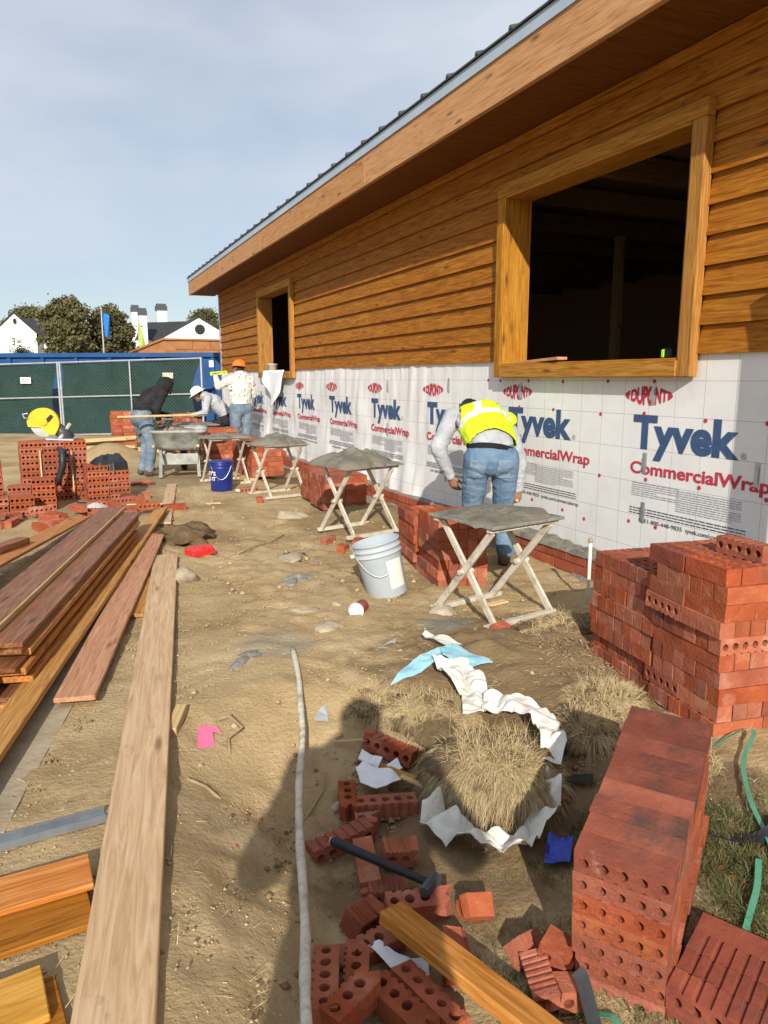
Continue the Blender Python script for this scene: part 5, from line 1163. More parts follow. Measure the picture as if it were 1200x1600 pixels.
# man in the yellow vest, bending forward at the wall
J = stand_pose(hipL=(-.095, -.06, .79), hipR=(.095, -.06, .79), kneeL=(-.115, .08, .44), kneeR=(.115, .06, .44), ankL=(-.11, .0, .095), ankR=(.12, -.02, .095), toeL=(-.13, .17, .045), toeR=(.15, .15, .045),
               waist=(0, -.02, .90), chest=(-.04, .19, 1.04), neck=(-.07, .38, 1.07), head=(-.09, .50, 1.09), shL=(-.25, .30, 1.07), shR=(.15, .32, 1.02), elL=(-.37, .20, .85), elR=(.27, .30, .76), wrL=(-.27, .25, .63), wrR=(.265, .32, .52))
w1, body1, Jn, C2, Nv, zid, Mw = person('man bending at the wall in a fluorescent yellow vest and blue jeans', G(2.86, 4.58, 0), R(-24), J, (0, .9, -.4),
    dict(legs='jeans', torso='greyshirt', sleeve='greyshirt', boots='boot', hair='hair'), 1.08, .007, ('cap', 'black'), (.55, 1.25), [(.7, .7, 0), (-.5, .85, 0)], seed=2)
# vest: offset copy of the torso surface
ax = Jn['neck']-Jn['waist']; ax /= np.linalg.norm(ax); s_ = (C2-Jn['waist'])@ax; latv = Jn['shR']-Jn['shL']; latv /= np.linalg.norm(latv); lt = (C2-Jn['waist'])@latv
inv = (zid == 2) & (s_ > -.035) & (np.abs(lt) < .215) | ((zid == 3) & (s_ > .2) & (np.abs(lt) < .19))
off = .015+.010*fbm(C2*7, 3); VV = C2+Nv*off[:, None]
keep = []; mi = []
for p in body1.data.polygons:
    vs = p.vertices
    if all(inv[i] for i in vs):
        keep.append(tuple(vs)); sc = s_[list(vs)].mean(); lc = abs(lt[list(vs)].mean())
        mi.append(1 if (.14 < sc < .195) or (sc >= .195 and .085 < lc < .135) else 0)
ids = sorted({i for f in keep for i in f}); mp_ = {k: j for j, k in enumerate(ids)}
vest = link('safety_vest', mesh('safety_vest', VV[ids], [tuple(mp_[i] for i in f) for f in keep], True, mi), ['hivis', 'reflect'], w1, Mw)
sd_m = vest.modifiers.new('th', 'SOLIDIFY'); sd_m.thickness = .006; sd_m.offset = 1
# back pockets
for sg in (-1, 1):
    pin = (zid == 1) & (Nv[:, 1] < -.25) & (lt*sg > .035) & (lt*sg < .155) & (C2[:, 2] > .655) & (C2[:, 2] < .80)
    kp = [tuple(p.vertices) for p in body1.data.polygons if all(pin[i] for i in p.vertices)]
    if kp:
        ids = sorted({i for f in kp for i in f}); m9 = {k: j for j, k in enumerate(ids)}
        link('back_pocket', mesh('back_pocket', (C2+Nv*.005)[ids], [tuple(m9[i] for i in f) for f in kp], True), 'denimpatch', w1, Mw).modifiers.new('t', 'SOLIDIFY').thickness = .003
# belt
def ring_band(root, Mw, c, axv, latv, rx, ry, hh, material, name):
    axv = Vector(axv).normalized(); u_ = Vector(latv).normalized(); v_ = axv.cross(u_); P = []; F = []; n = 28
    for z in (-hh/2, hh/2):
        for k in range(n):
            t = 2*math.pi*k/n; P.append(Vector(c)+axv*z+u_*math.cos(t)*rx+v_*math.sin(t)*ry)
    for k in range(n): F.append((k, (k+1) % n, n+(k+1) % n, n+k))
    link(name, mesh(name, P, F, True), material, root, Mw)
ring_band(w1, Mw, Jn['waist']*.55+(Jn['hipL']+Jn['hipR'])*.225, Jn['waist']-(Jn['hipL']+Jn['hipR'])/2, latv, .176, .142, .036, 'belt', 'belt')
q = Mw @ Vector(Jn['wrR']+np.array((0.0, .03, -.09)))
tr = thing('trowel', 'wooden handled trowel in the right hand of the man in the yellow vest', 'trowel', q)
MB().tube([q+Vector((-.03, -.05, .0)), q+Vector((.0, .02, 0)), q+Vector((.02, .07, 0))], [.013, .015, .012], 8).obj('handle', 'lumber', tr, None, True)
MB().extrude([(-.05, 0), (.05, 0), (.012, .16), (-.012, .16)], 0, .002).obj('blade', 'metal', tr, T(*(q+Vector((.02, .09, -.03)))) @ RZ(R(-15)) @ RX(R(-20)))

# man in the black hooded jacket leaning over the wheelbarrow with a shovel (turned to the right)
J = stand_pose(hipL=(-.09, -.05, .82), hipR=(.09, -.05, .82), kneeL=(-.12, .08, .46), kneeR=(.12, .02, .45), waist=(0, -.02, .94), chest=(0, .12, 1.09), neck=(0, .25, 1.19), head=(0, .36, 1.235), shL=(-.18, .19, 1.15), shR=(.18, .19, 1.15),
               elL=(-.25, .17, .90), elR=(.30, .02, .96), wrL=(-.10, .42, .83), wrR=(.24, .08, .82))
person('man in a black hooded jacket and camouflage bandana leaning over the wheelbarrow', G(1.12, 10.95, 0), R(-68), J, (0, .75, -.66),
       dict(legs='jeans2', torso='hoodie', sleeve='hoodie', boots='boot', hair='camo', hood='camo', headz='hood', neckz='torso'), 1.12, .0085, ('hood', 'hoodie'), (1.3, 1.3), [(0, .3, -1), (0, .3, -1)], seed=3)
sh = thing('shovel', 'wooden shovel handle held level by the man in the black hooded jacket', 'shovel', (1.1, 10.7, .8))
a = Vector((.72, 10.42, .86)); b = Vector((1.82, 10.66, .86)); d = (b-a).normalized()
MB().tube([a, b], .016, 8).obj('handle', 'lumber', sh)
MB().extrude([(-.10, 0), (.10, 0), (.11, .16), (.06, .26), (0, .29), (-.06, .26), (-.11, .16)], 0, .003).obj('blade', 'dkmetal', sh, frame(b-d*.02, d) @ RZ(R(-90)))
# man in the white hard hat, crouching
J = stand_pose(hipL=(-.1, -.12, .60), hipR=(.1, -.12, .60), kneeL=(-.14, .18, .50), kneeR=(.14, .16, .50), ankL=(-.13, -.05, .095), ankR=(.13, -.05, .095), toeL=(-.14, .12, .045), toeR=(.14, .12, .045), waist=(0, -.06, .74), chest=(0, .12, .93), neck=(0, .27, 1.03), head=(0, .39, 1.06),
               shL=(-.18, .22, .99), shR=(.18, .22, .99), elL=(-.25, .28, .74), elR=(.25, .28, .74), wrL=(-.14, .50, .70), wrR=(.14, .48, .68))
person('crouching man in a white hard hat and grey hooded top by the brick stacks', G(2.72, 13.55, .02), R(78), J, (0, .85, -.5),
       dict(legs='hoodie', torso='greyshirt', sleeve='greyshirt', boots='boot', hair='hair', neckz='torso'), 1.05, .009, ('hard', 'whitehat'), (1.0, 1.0), seed=4)
# man in the orange hard hat holding a level against the corner
J = stand_pose(h=.965, head=(.0, .03, 1.575), elL=(-.33, .15, 1.28), wrL=(-.29, .36, 1.44), elR=(.27, .08, 1.13), wrR=(.16, .34, 1.10))
w4 = person('man in an orange hard hat and dotted cream shirt with his back to the camera', G(2.80, 12.3, 0), R(10), J, (-.55, .83, .0),
       dict(legs='jeans2', torso='dotshirt', sleeve='dotshirt', boots='boot', hair='hair'), 1.12, .0085, ('hard', 'orange'), (1.1, .8), [(1, 0, 0), (0, 0, -1)], seed=5)
lv = thing('spirit_level', 'bright green spirit level held up by the man in the orange hard hat', 'spirit level', (2.5, 12.75, 1.4))
qv = w4[6] @ Vector(w4[2]['wrL'])
MB().box((-.06, -.012, -.028), (.22, .012, .028)).obj('body', 'lime', lv, T(qv.x-.02, qv.y+.06, qv.z+.06) @ RZ(R(-6)) @ RY(R(-5)))
MB().box((-.03, -.0145, -.008), (.01, -.0122, .012)).box((.05, -.0145, -.008), (.10, -.0122, .012)).box((.15, -.0145, -.008), (.19, -.0122, .012)).obj('vial', 'redink', lv, T(qv.x-.02, qv.y+.06, qv.z+.06) @ RZ(R(-6)) @ RY(R(-5)))
# dim person inside
J = stand_pose(h=.93, elL=(-.27, .12, 1.12), wrL=(-.10, .30, 1.02), elR=(.27, .12, 1.12), wrR=(.10, .30, 1.02))
person('person inside the building just above the sill of the large window', (4.55, 4.32, .02), R(125), J, (0, 1, -.1), dict(legs='jeans2', torso='hoodie', sleeve='hoodie', boots='boot', hair='hair'), 1.0, .012, ('cap', 'black'), (.8, .8), seed=6)
# the photographer, whose shadow falls in the foreground
J = stand_pose(h=.985, shL=(-.2, -.005, 1.385), shR=(.2, -.005, 1.385), elL=(-.31, .05, 1.12), wrL=(-.09, .22, 1.22), elR=(.34, .05, 1.14), wrR=(.09, .22, 1.24))
fx, fy = -.17, -.44
person('person taking the photograph, standing behind the camera with raised hands', G(fx, fy, 0), -YAW, J, (0, 1, -.2), dict(legs='jeans', torso='hoodie', sleeve='hoodie', boots='boot', hair='hair'), 1.42, .012, ('cap', 'black'), (.9, .9), [(0, .5, .6), (0, .5, .6)], seed=7)

# ------------------------------------------------------------------ wheelbarrow
wbM = T(*G(1.50, 10.45, 0)) @ RZ(R(-12))
wb_ = thing('wheelbarrow', 'mortar splashed wheelbarrow with wooden handles in front of the hooded man', 'wheelbarrow', G(1.50, 10.45, 0), R(-12))
def tray():
    def rr(hx, y0, y1, z, rad, n=6):
        P = []
        for (cx, cy, a0) in ((hx-rad, y1-rad, 0), (-hx+rad, y1-rad, 90), (-hx+rad, y0+rad, 180), (hx-rad, y0+rad, 270)):
            for k in range(n+1):
                t = R(a0+90*k/n); P.append((cx+rad*math.cos(t), cy+rad*math.sin(t), z))
        return P
    rings = [rr(.36, -.10, .92, .665, .12), rr(.375, -.115, .935, .66, .12), rr(.375, -.115, .935, .64, .12), rr(.355, -.09, .90, .63, .12), rr(.30, .0, .72, .44, .12), rr(.25, .05, .60, .385, .12), rr(.02, .3, .34, .38, .01)]
    V = []; F = []; m = len(rings[0])
    for r in rings: V += r
    for i in range(len(rings)-1):
        for k in range(m): F.append((i*m+k, i*m+(k+1) % m, (i+1)*m+(k+1) % m, (i+1)*m+k))
    return V, F
o = link('tray', mesh('tray', *tray(), True), 'barrow', wb_, wbM); sdm = o.modifiers.new('t', 'SOLIDIFY'); sdm.thickness = .006
for s in (-1, 1):
    board('handle', wbM @ Vector((s*.28, -.62, .50)), wbM @ Vector((s*.12, 1.05, .25)), .036, .036, 'lath', wb_)
    board('leg', wbM @ Vector((s*.24, .02, .40)), wbM @ Vector((s*.26, -.06, .02)), .045, .02, 'barrow', wb_, up=(0, 1, 0))
    board('leg_brace', wbM @ Vector((s*.26, -.06, .02)), wbM @ Vector((s*.2, .45, .36)), .03, .012, 'barrow', wb_)
board('cross_plate', wbM @ Vector((-.255, -.035, .27)), wbM @ Vector((.255, -.035, .27)), .012, .15, 'barrow', wb_)
MB().lathe([(.10, -.04), (.17, -.045), (.195, -.03), (.20, 0), (.195, .03), (.17, .045), (.10, .04), (.10, -.04)], 24).obj('tyre', 'black', wb_, wbM @ T(0, 1.0, .20) @ RY(R(90)), True)
MB().lathe([(0, -.05), (.03, -.05), (.035, -.02), (.10, -.025), (.10, .025), (.035, .02), (.03, .05), (0, .05)], 18).obj('wheel_rim', 'metal', wb_, wbM @ T(0, 1.0, .20) @ RY(R(90)), True)
q = wbM @ Vector((0, .40, .565)); mound('wet_mortar', 'wet sandy mortar heaped inside the wheelbarrow tray', q, .31, .46, .11, 12, R(-12), .08, material='sandmortar')

# ------------------------------------------------------------------ masonry saw
sw = thing('masonry_saw', 'yellow guarded masonry saw with steel blade on the brick stack', 'masonry saw', (-.15, 9.2, .62))
SM = T(-.15, 9.16, .872) @ RZ(R(-14)) @ Matrix.Scale(.82, 4)
MB().lathe([(0, -.003), (.17, -.003), (.17, .003), (0, .003)], 40).obj('blade', 'blade', sw, SM @ T(-.02, .036, -.02) @ RX(R(90)))
gd = []
for k in range(15): a = R(-25+k*12.5); gd.append((.205*math.cos(a), .205*math.sin(a)))
gd += [(-.21, .02), (-.20, -.05), (-.04, -.06), (.05, -.16), (.14, -.16)]
MB().extrude(gd, -.045, .035).obj('blade_guard', 'yellow', sw, SM @ T(-.01, .035, 0) @ RX(R(90)))
MB().lathe([(0, -.05), (.05, -.05), (.055, -.03), (.055, 0), (0, 0)], 18).obj('arbor_hub', 'yellow', sw, SM @ T(-.01, -.02, .02) @ RX(R(90)))
MB().extrude([(.02, -.02), (.10, .06), (.13, .03), (.06, -.05)], 0, .004).obj('guard_slot', 'black', sw, SM @ T(-.0, -.015, .06) @ RX(R(90)))
MB().tube([SM @ Vector((-.20, .0, .13)), SM @ Vector((-.26, -.02, .12)), SM @ Vector((-.24, -.02, .07)), SM @ Vector((-.19, 0, .06))], .008, 8).obj('lift_handle', 'metal', sw)
MB().tube([SM @ Vector((.10, .10, -.05)), SM @ Vector((.22, .14, -.16)), SM @ Vector((.30, .16, -.24))], [.07, .075, .06], 12).obj('motor', 'dkmetal', sw, None, True)
board('frame_bar', SM @ Vector((.30, .16, -.02)), SM @ Vector((.17, .02, -.24)), .03, .03, 'lath', sw)
board('frame_bar', SM @ Vector((.02, .1, -.22)), SM @ Vector((.38, .1, -.235)), .25, .02, 'metal', sw)
tag(MB().tube([(-.02, 8.90, .60), (.02, 8.84, .58), (.01, 8.83, .42), (-.03, 8.83, .30), (-.06, 8.85, .22)], [.03, .045, .04, .035, .045], 10).obj('rubber_hose', 'black', None, None, True), 'black rubber hose hanging down the saw stack', 'hose')
tag(MB().tube([(.08, 8.8, .6), (.1, 8.76, .5), (.12, 8.74, .3), (.2, 8.72, .18), (.12, 8.7, .02), (.4, 8.45, .02), (.8, 8.8, .02)], .007, 6).obj('power_cable', 'black', None, None, True), 'thin dark cable hanging from the masonry saw to the ground', 'cable')
for xx, lab in ((-.22, 'left'), (.10, 'middle')):
    tag(MB().box((xx, 8.995, .02), (xx+.014, 8.998, .58)).obj('pallet_strap', 'lumber'), 'pale plastic strap down the saw stack, %s one' % lab, 'strap', 'pale straps on the saw stack')
o = mound('plastic_cover', None, (.50, 9.05, .40), .19, .20, .12, 17, 0, .2, material='black', floor=-.10); tag(o, 'crumpled black plastic cover on the brick stack right of the saw', 'cover')
o = mound('plastic_bag', None, (.30, 8.12, .01), .14, .09, .06, 18, 0, .35, material='greyink', floor=-.01); tag(o, 'crumpled clear plastic bag on the ground below the saw stacks', 'plastic bag')

# ------------------------------------------------------------------ timber pile beyond
rp_ = random.Random(2)
for i in range(11):
    lv_ = i//4; x0 = .35+rp_.uniform(-.15, .1)-.1*lv_; L_ = rp_.uniform(.9, 1.5)
    yy_ = 13.9+(i % 4)*.17+rp_.uniform(-.05, .05); z = .06+lv_*.10+(i % 2)*.02
    tag(board('pallet_timber', (x0-.2, yy_, z), (x0+L_-.3, yy_+rp_.uniform(-.3, .3), z+rp_.uniform(-.02, .06)), .13, .045, 'lumber'),
        'pale rough timber in the pile left of the hooded man, ' + ['bottom layer front', 'bottom layer second', 'bottom layer third', 'bottom layer rear', 'middle layer front', 'middle layer second', 'middle layer third', 'middle layer rear', 'top layer front', 'top layer middle', 'top layer rear'][i], 'timber', 'pale timbers in the far pile')

# ------------------------------------------------------------------ things on the building
tag(board('cedar_offcut', (3.40, 5.06, 1.482), (3.34, 4.42, 1.505), .085, .022, 'pinkcedar'), 'cedar offcut lying on the sill of the large window', 'board')
tm = thing('tape_measure', 'yellow and black tape measure on the right of the large window sill', 'tape measure', (3.40, 3.47, 1.477))
link('case', cbox(.075, .04, .065, .012, 'case'), 'black', tm, T(3.40, 3.47, 1.511) @ RZ(R(90)))
link('side_panel', cbox(.03, .042, .05, .006, 'side_panel'), 'lime', tm, T(3.398, 3.492, 1.511) @ RZ(R(90)))
# folded drawing / cloth hanging from the far window
V = []; F = []
nu, nv = 14, 14
for i in range(nu+1):
    for j in range(nv+1):
        a, b = i/nu, j/nv
        yv = 12.75-1.35*a; dep = .62*(1-abs(a-.62)*1.15)*b if b > 0 else 0
        yv = yv*(1-.35*b)+12.0*.35*b
        V.append((3.30-.05*b-.035*math.sin(a*9+b*2)*b, yv, 1.50-dep))
for i in range(nu):
    for j in range(nv): k = i*(nv+1)+j; F.append((k, k+1, k+nv+2, k+nv+1))
o = link('hanging_sheet', mesh('hanging_sheet', V, F, True), 'paper'); tag(o, 'white sheet hanging over the sill of the far window', 'sheet'); o.modifiers.new('s', 'SOLIDIFY').thickness = .003
tag(MB().lathe([(0, 0), (.075, 0), (.085, .10), (.09, .10), (.09, .11), (.08, .11), (.07, .01), (0, .01)], 20).obj('tub', 'white', None, T(3.40, 12.45, 1.50), True), 'small white tub on the sill of the far window', 'tub')
pr_ = thing('wall_shadow_prop', 'unseen timber prop with a diagonal brace, added to cast the shadow on the wall at the right', 'prop', (3.1, 2.1, 0))  # added out of view, only to throw the upright shadow band on the wrap
board('post', (3.11, 2.09, -.05), (3.11, 2.09, 2.15), .075, .075, 'lumber', pr_, up=(0, 1, 0))
board('brace', (3.11, 2.05, 1.9), (3.11, 1.35, 2.35), .045, .09, 'lumber', pr_, up=(0, 0, 1))
board('foot', (2.9, 2.09, .02), (3.3, 2.09, .02), .14, .04, 'lumber', pr_)

# ------------------------------------------------------------------ fence with windscreen
FA, FB = Vector((3.25, 18.2, 0)), Vector((.10, 20.1, 0)); FC = FB*2-FA; FD = FC*2-FB
tops = [1.87, 1.775, 1.68, 1.60]
def fence(label, P, Q, zp, zq, bow0, bow1):
    t = thing('screened_fence', label, 'fence', tuple(P), 0, 'temporary fence panels'); d = Q-P; n = Vector((d.y, -d.x, 0)).normalized()
    def at(s, z, o=0): p = P+d*s+n*o; return Vector((p.x, p.y, z+(zp+(zq-zp)*s)-1.83))
    for s in (.008, .992): MB().tube([at(s, 0), at(s, 1.83)], .024, 8).obj('post', 'steelgrey', t)
    MB().tube([at(.5, .04), at(.5, 1.80)], .02, 8).obj('mid_post', 'steelgrey', t)
    for z in (.04, .97, 1.81): MB().tube([at(.0, z), at(1, z)], .018, 8).obj('rail', 'steelgrey', t)
    V = []; F = []; nu, nv = 28, 14
    for j in range(nv+1):
        v = j/nv; b0 = bow0*math.sin(math.pi*v); b1 = bow1*math.sin(math.pi*v)
        for i in range(nu+1):
            s = .012+b0+(.976-b0-b1)*i/nu; V.append(at(s, .06+1.72*v, .05+.05*float(fbm(np.array([[s*5+P.x, v*2.5, 3.3]]), 3)[0])))
    for j in range(nv):
        for i in range(nu): k = j*(nu+1)+i; F.append((k, k+1, k+nu+2, k+nu+1))
    link('windscreen', mesh('windscreen', V, F, True), 'screen', t)
    mb = MB(); L_ = d.length; hh = 1.77; st_ = .085; u_ = d.normalized()
    k = -hh
    while k < L_:
        for sg in (1, -1):
            a0 = max(0, k); a1 = min(L_, k+hh)
            if a1-a0 > .05:
                z0 = a0-k; z1 = a1-k
                if sg < 0: z0, z1 = hh-z0, hh-z1
                p0 = at(a0/L_, .03+z0, -.004*sg); p1 = at(a1/L_, .03+z1, -.004*sg); w_ = Vector((0, 0, .0022)); mb.add([p0-w_, p1-w_, p1+w_, p0+w_], [(0, 1, 2, 3)])
        k += st_
    mb.obj('chain_link_mesh', 'chain', t)
    return t, at
f1, at1 = fence('green screened chain link panel behind the hooded man, right one', FA, FB, tops[0], tops[1], .07, 0)
f2, at2 = fence('green screened chain link panel behind the masonry saw, left one', FB, FC, tops[1], tops[2], .055, 0)
fence('green screened chain link panel beyond the left edge', FC, FD, tops[2], tops[3], 0, 0)
def sign(label, at, s, z, wd, hh, material, lines):
    p = at(s, z, -.03); d = (FA-FB).normalized(); t = thing('fence_sign', label, 'sign', tuple(p)); M = frame(p, d, (0, 0, 1))
    link('plate', cbox(wd, .006, hh, .001, 'plate'), material, t, M)
    for i, tx in enumerate(lines):
        V, F = fit_text(tx, wd*.82, hh*.24, 'T', .02); P = [(x-wd*.41, -.006, y+hh*(.08-.34*i)) for x, y in V]; link('lettering', mesh('lettering', P, F), 'blackink', t, M)
sign('white warning sign on the left fence panel', at2, .24, 1.40, .28, .15, 'white', ['TEMPORARY', 'FENCE'])
sign('weathered grey sign on the right fence panel', at1, .235, 1.42, .27, .14, 'lath', [])

# ------------------------------------------------------------------ blue roll-off container
DP0 = Vector((3.95, 19.6, 0)); DP1 = Vector((-3.6, 23.6, 0)); dd = (DP1-DP0); L_ = dd.length; u_ = dd.normalized(); DM = frame(DP0, u_)
dp = thing('roll_off_container', 'blue steel waste container behind the green screened fence', 'container', tuple(DP0))
# local x along the long side, local y = towards +Y side is back
sgn = 1 if (DM.to_3x3() @ Vector((0, 1, 0))).y > 0 else -1
Wd = 2.3*sgn
mb = MB(); 
for (a, b) in (((0, 0, .2), (L_, .05*sgn, 1.92)), ((0, Wd-.05*sgn, .2), (L_, Wd, 1.9)), ((0, .05*sgn, .2), (.05, Wd-.05*sgn, 1.92)), ((L_-.05, .05*sgn, .2), (L_, Wd-.05*sgn, 1.92)), ((.05, .05*sgn, .2), (L_-.05, Wd-.05*sgn, .26))):
    lo = tuple(min(p, q) for p, q in zip(a, b)); hi = tuple(max(p, q) for p, q in zip(a, b)); mb.box(lo, hi)
mb.obj('body', 'bluesteel', dp, DM)
for k in range(10):
    x = .12+k*(L_-.3)/9; lo = (x, min(0, -.07*sgn), .22); hi = (x+.10, max(0, -.07*sgn), 1.90); MB().box(lo, hi).obj('side_rib', 'bluesteel', dp, DM)
lo = (-.06, min(-.09*sgn, .06*sgn), 1.921); hi = (L_+.06, max(-.09*sgn, .06*sgn), 2.03); MB().box(lo, hi).obj('top_rail', 'bluesteel', dp, DM)
lo = (-.06, min(.061*sgn, Wd), 1.921); hi = (.08, max(.061*sgn, Wd), 2.03); MB().box(lo, hi).obj('top_rail', 'bluesteel', dp, DM)
for k in (.3, L_-1.0): MB().box((k, min(.2*sgn, 2*sgn), 0), (k+.3, max(.2*sgn, 2*sgn), .2)).obj('skid', 'bluesteel', dp, DM)
MB().box((.14, -.078 if sgn > 0 else .070, 1.66), (.26, -.0705 if sgn > 0 else .078, 1.83)).obj('placard', 'white', dp, DM)

# ------------------------------------------------------------------ far background
def foliage(name, M, clusters, per, size, material, seed, parent=None):
    rg = np.random.default_rng(seed); V = []; 
    P = []
    for (cx, cy, cz, rr) in clusters:
        n = int(per*rr**2); q = rg.normal(size=(n, 3)); q *= .58*rr; q[:, 2] *= .75; P.append(q+np.array([cx, cy, cz]))
    P = np.concatenate(P); n = len(P); a = rg.normal(size=(n, 3)); a /= np.linalg.norm(a, axis=1, keepdims=True); b = np.cross(a, rg.normal(size=(n, 3))); b /= np.linalg.norm(b, axis=1, keepdims=True); s = size*rg.uniform(.5, 1.2, n)[:, None]
    V = np.stack([P-a*s-b*s*.4, P+a*s*.2-b*s*.7, P+a*s+b*s*.3, P-a*s*.1+b*s*.6], 1).reshape(-1, 3); F = np.arange(n*4).reshape(n, 4)
    return link(name, npmesh(name, V, F), material, parent, M)
def tree(label, x, y, h, wr_, seed, trunk_h=.35, material='leaf', size=.17, group='trees beyond the fence', base=0, per=800):
    t = thing('tree', label, 'tree', (x, y, base), 0, group); rg = random.Random(seed); mb = MB(); M = T(x, y, base)
    th = h*trunk_h; mb.tube([(0, 0, 0), (.05, .02, th*.5), (0, .05, th), (.1, 0, h*.7)], [h*.035, h*.028, h*.024, h*.01], 8)
    cl = []
    for k in range(7):
        a = k*2.4+rg.random(); rr = wr_*.55*rg.uniform(.6, 1); p = (rr*math.cos(a), rr*math.sin(a), h*rg.uniform(.5, .8)); mb.tube([(0, .05, th*rg.uniform(.8, 1.1)), (p[0]*.5, p[1]*.5, (th+p[2])*.5+.2), p], [h*.014, h*.010, h*.004], 6)
    mb.obj('trunk', 'bark', t, M, True)
    for k in range(110):
        a = rg.uniform(0, 6.28); f = math.sqrt(rg.random()); zt = rg.uniform(th*.75, h*.93); env = math.sin(math.pi*min(.97, max(.12, (zt-th*.3)/(h*1.04-th*.3)))**.75)**.55*rg.uniform(.7, 1.08)
        cl.append((wr_*.85*f*env*math.cos(a), wr_*.85*f*env*math.sin(a), zt, h*rg.uniform(.05, .12)))
    foliage('crown', M, cl, per, size, material, seed, t); return t
K = 1.4
def far(x, y, z): return (K*x, K*y, 1.36+K*(z-1.36))
HB = 2.5
tree('broad live oak left of the flagpole beyond the fence', K*.85, K*51, 8.2-HB, 2.4, 1, .2, base=HB)
tree('second live oak right of the flagpole', K*3.45, K*53, 7.9-HB, 2.5, 2, .2, base=HB)
tree('oak at the far left behind the white gabled house', K*-1.9, K*78, 10.6-HB, 3.0, 3, .3, size=.2, base=HB)
tree('tree peeping over the roof of the right white house', K*15.6, K*85, 11.9-HB, 2.2, 5, .4, size=.2, base=HB)
for tx_, ty_, th_, lb_ in ((-12, 84, 7.5, 'nearer one'), (-20, 95, 9, 'middle one'), (-31, 90, 8, 'farthest left one')): tree('oak beyond the fence left of the picture, '+lb_, tx_, ty_, th_, 3.6, int(-tx_), .25, base=HB, per=500)
def shrub(label, x, y, rx, h, seed):
    t = thing('shrub', label, 'shrub', (x, y, HB), 0, 'shrubs by the left house')
    MB().tube([(0, 0, 0), (0, 0, h*.5)], [.08, .05], 6).obj('stem', 'bark', t, T(x, y, HB))
    foliage('foliage', T(x, y, HB), [(0, 0, h*.45, h*.42), (0, 0, h*.62, h*.36), (rx*.4, 0, h*.4, h*.35), (-rx*.4, 0, h*.4, h*.35)], 1500, .08, 'hedge', seed, t)
shrub('clipped dark dome shrub before the left white house', K*-1.78, K*52, .9, 1.75, 1)
shrub('low clipped hedge right of the dome shrub', K*1.1, K*50, .9, .9, 2)
def gable_house(label, x, y, wd, dp_, eave, peak, rz=0, name='house'):
    t = thing(name, label, 'house', (x, y, 0), rz, 'white houses with dark roofs'); M = T(x, y, 0) @ RZ(rz); h = wd/2
    MB().add([(-h, 0, -2), (h, 0, -2), (h, 0, eave), (0, 0, peak), (-h, 0, eave), (-h, dp_, -2), (h, dp_, -2), (h, dp_, eave), (0, dp_, peak), (-h, dp_, eave)],
             [(0, 1, 2, 3, 4), (9, 8, 7, 6, 5), (0, 5, 6, 1), (1, 6, 7, 2), (4, 9, 5, 0), (2, 7, 8, 3), (3, 8, 9, 4)]).obj('wall', 'white', t, M)
    k = (peak-eave)/h
    for s in (-1, 1):
        e = s*(h+.35); ze = eave-.35*k
        MB().add([(0, -.12, peak+.04), (e, -.12, ze+.04), (e, dp_+.2, ze+.04), (0, dp_+.2, peak+.04), (0, -.12, peak+.20), (e, -.12, ze+.20), (e, dp_+.2, ze+.20), (0, dp_+.2, peak+.20)],
                 [(0, 1, 2, 3), (7, 6, 5, 4), (0, 4, 5, 1), (1, 5, 6, 2), (2, 6, 7, 3), (3, 7, 4, 0)]).obj('roof', 'asphalt', t, M)
    return t, M
def rwin(t, M, x, z, r, ry=None):
    ry = ry or r
    V = [(x, -.05, z)]+[(x+r*math.cos(2*math.pi*k/24), -.05, z+ry*math.sin(2*math.pi*k/24)) for k in range(24)]; o = link('round_window', mesh('round_window', V, [(0, k+1, (k+1) % 24+1) for k in range(24)]), 'glass', t, M)
    V = [];
    for k in range(24):
        c, s = math.cos(2*math.pi*k/24), math.sin(2*math.pi*k/24); V += [(x+r*c, -.08, z+ry*s), (x+r*1.12*c, -.08, z+ry*1.12*s), (x+r*1.12*c, 0, z+ry*1.12*s), (x+r*c, 0, z+ry*s)]
    F = [(4*k+j, 4*((k+1) % 24)+j, 4*((k+1) % 24)+(j+1) % 4, 4*k+(j+1) % 4) for k in range(24) for j in range(4)]; link('frame', mesh('frame', V, F), 'white', o, M)
def far_box(t, M, nm, a, b, m_): return MB().box(a, b).obj(nm, m_, t, M)
def chimney(t, M, x, y, w_, z0, z1):
    far_box(t, M, 'chimney', (x-w_, y-w_, z0), (x+w_, y+w_, z1), 'white'); far_box(t, M, 'chimney_cap', (x-w_*1.12, y-w_*1.12, z1), (x+w_*1.12, y+w_*1.12, z1+.55), 'dkmetal'); far_box(t, M, 'chimney_cap', (x-w_*.95, y-w_*.95, z1+.55), (x+w_*.95, y+w_*.95, z1+.8), 'dkmetal')
h1, M1 = gable_house('white gabled house with an oval window at the far left', -3.37, 85.4, 3.9, 13, 5.95, 7.86)
rwin(h1, M1, .05, 7.1-.0, .17, .30)
MB().add([(1.6, 1.0, 5.6), (5.0, 1.0, 5.6), (4.4, 6, 7.85), (.3, 6, 7.85), (1.6, 11, 5.6), (5.0, 11, 5.6)], [(0, 1, 2, 3), (3, 2, 5, 4), (1, 5, 2), (0, 3, 4), (0, 4, 5, 1)]).obj('roof', 'asphalt', h1, M1); far_box(h1, M1, 'wall', (1.99, 1.6, -2), (4.6, 10.5, 5.58), 'white')
far_box(h1, M1, 'window', (3.2, 1.54, 3.2), (3.7, 1.58, 4.8), 'glass')
